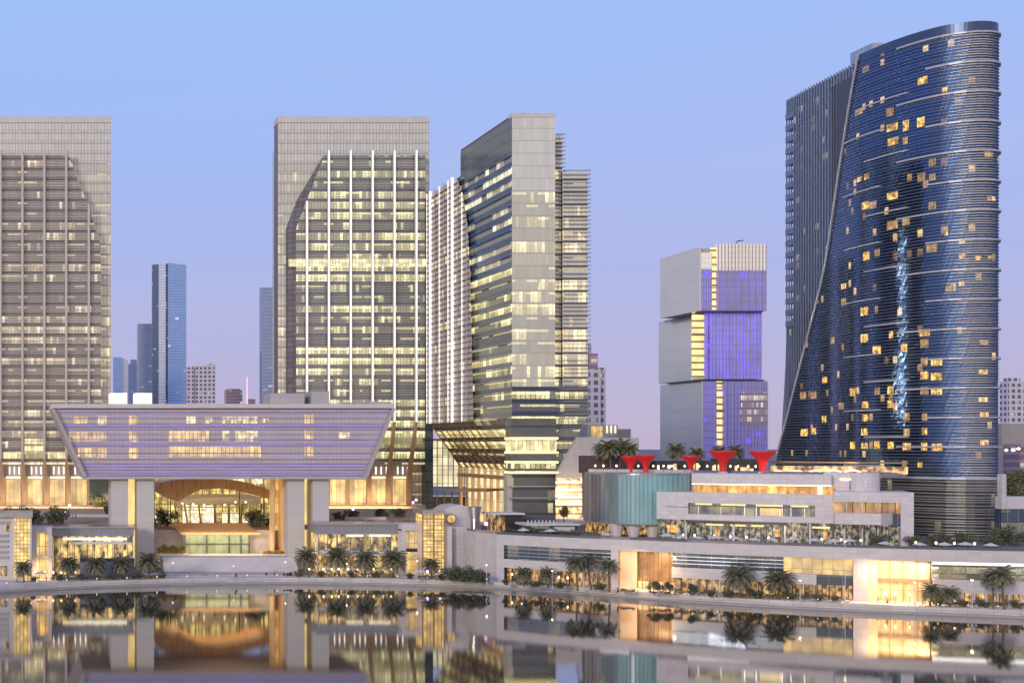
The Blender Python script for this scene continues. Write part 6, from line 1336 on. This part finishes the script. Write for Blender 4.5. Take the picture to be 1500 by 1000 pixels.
# bollards and litter bins
bo = thing('bollard', 'b', 'bollard'); MB().lathe([(.16, 0), (.16, .8), (.12, .95)], (0, 0, 0), 8).build('post', M['steel'], bo, loc=(0, 0, 0)); MB().lathe([(.17, .78), (.17, .9)], (0, 0, 0), 8).build('light_ring', M['warmled'], bo, loc=(0, 0, 0)); ubo = [False]
for i in range(34):
    px = 10 + i * 44; d = pl([(a, b) for a, b in QP], px) + 2.9 * (1 if px < 600 else 1.0); place(bo, ubo, (X(px, d), d, 2.0), .9, 0, 'small metal bollard with a warm light ring in the row along the quay edge', 'bollards along the quay edge')
bi = thing('litter_bin', 'b', 'litter bin'); MB().lathe([(.28, 0), (.32, .9)], (0, 0, 0), 10).build('bin_body', M['dark'], bi, loc=(0, 0, 0)); MB().lathe([(.34, .9), (.34, .96), (.1, 1.1)], (0, 0, 0), 10).build('lid', M['steel'], bi, loc=(0, 0, 0)); ubi = [False]
for px, lab in ((128, 'dark litter bin on the promenade before the left glass restaurant'), (390, 'dark litter bin before the right end of the steps'), (690, 'dark litter bin below the stone retaining wall'), (1020, 'dark litter bin before the small amber tree'), (1285, 'dark litter bin left of the brightest golden entrance')):
    d = pl(QP, px) + 9.2; place(bi, ubi, (X(px, d), d, 2.1), 1, 0, lab)
# benches
bn = thing('bench', 'bench', 'bench'); MB().box(-1.2, 1.2, -.25, .25, .4, .48).build('seat', M['bronzedark'], bn, loc=(0, 0, 0))
for sx in (-1, .88): MB().box(sx, sx + .12, -.22, .22, 0, .4).build('leg', M['conc'], bn, loc=(0, 0, 0))
ub_ = [False]
for px, d, lab in ((160, 450.5, 'low bench on the promenade left of the steps'), (300, 466, 'low bench at the left part of the steps'), (470, 460.5, 'low bench before the right restaurant hedge'), (920, 411, 'low bench before the peach lit pier'), (1225, 388.5, 'low bench left of the golden entrance'), (1412, 376.5, 'low bench before the right arcade')): place(bn, ub_, (X(px, d), d, 2.1), 1, .1, lab)
# ================================================================== PEOPLE
def person(pose, ctop, cleg, female=False):
    r = thing('person', 'person', 'person')
    st = {'stand': (.09, .09, 0, 0), 'walk': (.1, .1, .26, .22)}[pose]; lx, _, sw, arm = st
    J = {'pel': ((0, 0, .95), .125), 'waist': ((0, 0, 1.12), .115), 'chest': ((0, -.01, 1.34), .15), 'neck': ((0, 0, 1.49), .06), 'hd': ((0, -.02, 1.60), .095), 'top': ((0, -.01, 1.70), .085)}
    E = [('pel', 'waist'), ('waist', 'chest'), ('chest', 'neck'), ('neck', 'hd'), ('hd', 'top')]
    for s_, n in ((-1, 'l'), (1, 'r')):
        f = sw * s_
        J['hip' + n] = ((lx * s_, 0, .88), .10); J['kn' + n] = ((lx * s_ * 1.05, -f * .55 - .02, .48), .062); J['an' + n] = ((lx * s_ * 1.05, -f * .9 + (.06 if sw else 0), .08), .042); J['to' + n] = ((lx * s_ * 1.15, -f * .9 - .14, .035), .035)
        J['sh' + n] = ((.19 * s_, 0, 1.41), .062); J['el' + n] = ((.24 * s_, f * arm * 2 + .02, 1.13), .045); J['wr' + n] = ((.23 * s_, f * arm * 3 - .08, .90), .032); J['ha' + n] = ((.22 * s_, f * arm * 3 - .12, .80), .035)
        E += [('pel', 'hip' + n), ('hip' + n, 'kn' + n), ('kn' + n, 'an' + n), ('an' + n, 'to' + n), ('chest', 'sh' + n), ('sh' + n, 'el' + n), ('el' + n, 'wr' + n), ('wr' + n, 'ha' + n)]
    ks = list(J); me = bpy.data.meshes.new('body'); me.from_pydata([J[k_][0] for k_ in ks], [(ks.index(a), ks.index(b)) for a, b in E], []); o = bpy.data.objects.new('body', me); COL.objects.link(o); o.parent = r
    md = o.modifiers.new('skin', 'SKIN'); 
    for i, k_ in enumerate(ks): me.skin_vertices[0].data[i].radius = (J[k_][1], J[k_][1]); me.skin_vertices[0].data[i].use_root = (k_ == 'pel')
    o.modifiers.new('sub', 'SUBSURF').levels = 1; me.materials.append(M['skin'])
    MB().lathe([(.14, .90), (.165, 1.1), (.19, 1.36), (.16, 1.46), (.07, 1.49)], (0, 0, 0), 10, sx=1.15, sy=.8).build('shirt', ctop, r, loc=(0, 0, 0)); m = MB()
    if female: m.lathe([(.30, .35), (.22, .7), (.16, .98)], (0, 0, 0), 10, sy=.85)
    else:
        for s_, n in ((-1, 'l'), (1, 'r')): m.tube([J['hip' + n][0], J['kn' + n][0], J['an' + n][0]], [.125, .09, .065], 8)
    m.build('trousers' if not female else 'skirt', cleg, r, loc=(0, 0, 0))
    MB().lathe([(.03, 1.78), (.09, 1.75), (.112, 1.68), (.105, 1.60), (.06, 1.56)][::-1], (0, .012, 0), 10).build('hair', M['black'], r, loc=(0, 0, 0)); return r
P1 = person('walk', M['cloth1'], M['cloth0']); P2 = person('stand', M['cloth2'], M['cloth0']); P3 = person('walk', M['cloth3'], M['cloth0'], True); P4 = person('stand', M['cloth0'], M['cloth1'])
us = {0: [False], 1: [False], 2: [False], 3: [False]}; PP = [P1, P2, P3, P4]
d_ = ['person in grey ', 'person in dark blue ', 'person in a red top ', 'person in pale trousers standing ']
for i, (px, d, z_, wh) in enumerate([(347, 463, 2.1, 'alone in the middle of the promenade below the steps'), (345, 459, 2.0, 'on the waterside path in front of the steps'), (402, 466, 2.1, 'at the right end of the steps beside the buggy'), (406, 466.5, 2.1, 'next to the buggy'), (106, 525, 18.4, 'on the left ochre terrace'), (111, 525, 18.4, 'on the left ochre terrace beside another person'), (770, 436, 2.1, 'near the left amber palm'), (800, 425, 2.1, 'near the right amber palm'),
        (712, 441, 2.1, 'below the stone retaining wall'), (905, 412, 2.1, 'left of the peach lit pier'), (1050, 399, 2.1, 'before the dark podium windows'), (1232, 389, 2.1, 'by the foot of the very tall lamp mast'), (1300, 383, 2.1, 'in the golden entrance'), (1352, 381, 2.1, 'at the right side of the golden entrance'), (1368, 381, 2.1, 'right of the golden entrance'), (1430, 375, 2.1, 'before the right arcade'),
        (25, 444, 2.1, 'before the far left glowing glass corner'), (68, 446, 2.1, 'before the far left shop portal'), (520, 457.5, 2.1, 'before the right glass restaurant'), (600, 456, 2.1, 'before the white shop portal'), (640, 449, 2.1, 'below the glowing lantern tower')]):
    place(PP[i % 4], us[i % 4], (X(px, d), d, z_), 1, rnd.uniform(-3, 3), d_[i % 4] + wh)
for i, px in enumerate((985, 1012, 1052, 1098, 1145, 1188, 1236, 1275, 1326, 1340, 1395, 1440)):
    q = dk(px, 1.2); place(PP[i % 4], us[i % 4], (q[0], q[1], 16.25), 1, rnd.uniform(-3, 3), d_[i % 4] + 'at deck rail ' + ['at the left end of the mall', 'below the blank mall wall', 'under the left of the ribbon window', 'under the middle of the ribbon window', 'under the right of the ribbon window', 'left of the balcony box', 'under the balcony box left', 'under the balcony box right', 'at the mall frame pier', 'right of the pier', 'under the hotel screen left', 'under the hotel screen right'][i])
# ================================================================== warm light pools from the lit entrances
def area(nm, x, y, z, sx, sy, e, rot, c=(1, .68, .35)):
    l = bpy.data.lights.new(nm, 'AREA'); l.shape = 'RECTANGLE'; l.size = sx; l.size_y = sy; l.energy = e; l.color = c; o = bpy.data.objects.new(nm, l); COL.objects.link(o); o.location = (x, y, z); o.rotation_euler = [math.radians(a) for a in rot]
area('entrance_light', X(1325, 386), 386, 12.5, 18, 2, 5200, (25, 0, 0)); area('entrance_light', X(958, 417), 416, 12.5, 11, 2, 2600, (25, 0, 0)); area('terrace_light', X(520, 468), 469, 6.5, 22, 2, 1500, (30, 0, 0), (1, .55, .25)); area('cafe_light', X(62, 452), 452, 6, 8, 2, 1000, (30, 0, 0))
area('steps_light', X(330, 498), 500, 14, 30, 6, 4500, (40, 0, 0), (1, .85, .6)); area('hall_light', X(310, 545), 540, 22, 36, 12, 5000, (180, 0, 0), (1, .62, .3)); area('plaza_light', X(60, 560), 562, 24, 60, 4, 6000, (40, 0, 0), (1, .7, .4)); area('plaza_light', X(540, 560), 562, 24, 34, 4, 6000, (40, 0, 0), (1, .7, .4)); area('street_light', X(836, 590), 590, 26, 12, 4, 5000, (30, 0, 0), (1, .7, .4)); area('bar_light', X(1190, 452), 452, 41, 34, 2, 1500, (20, 0, 0), (1, .6, .3)); area('deck_light', X(1100, 424), 424, 21.5, 36, 2, 700, (30, 0, 0), (1, .75, .5))
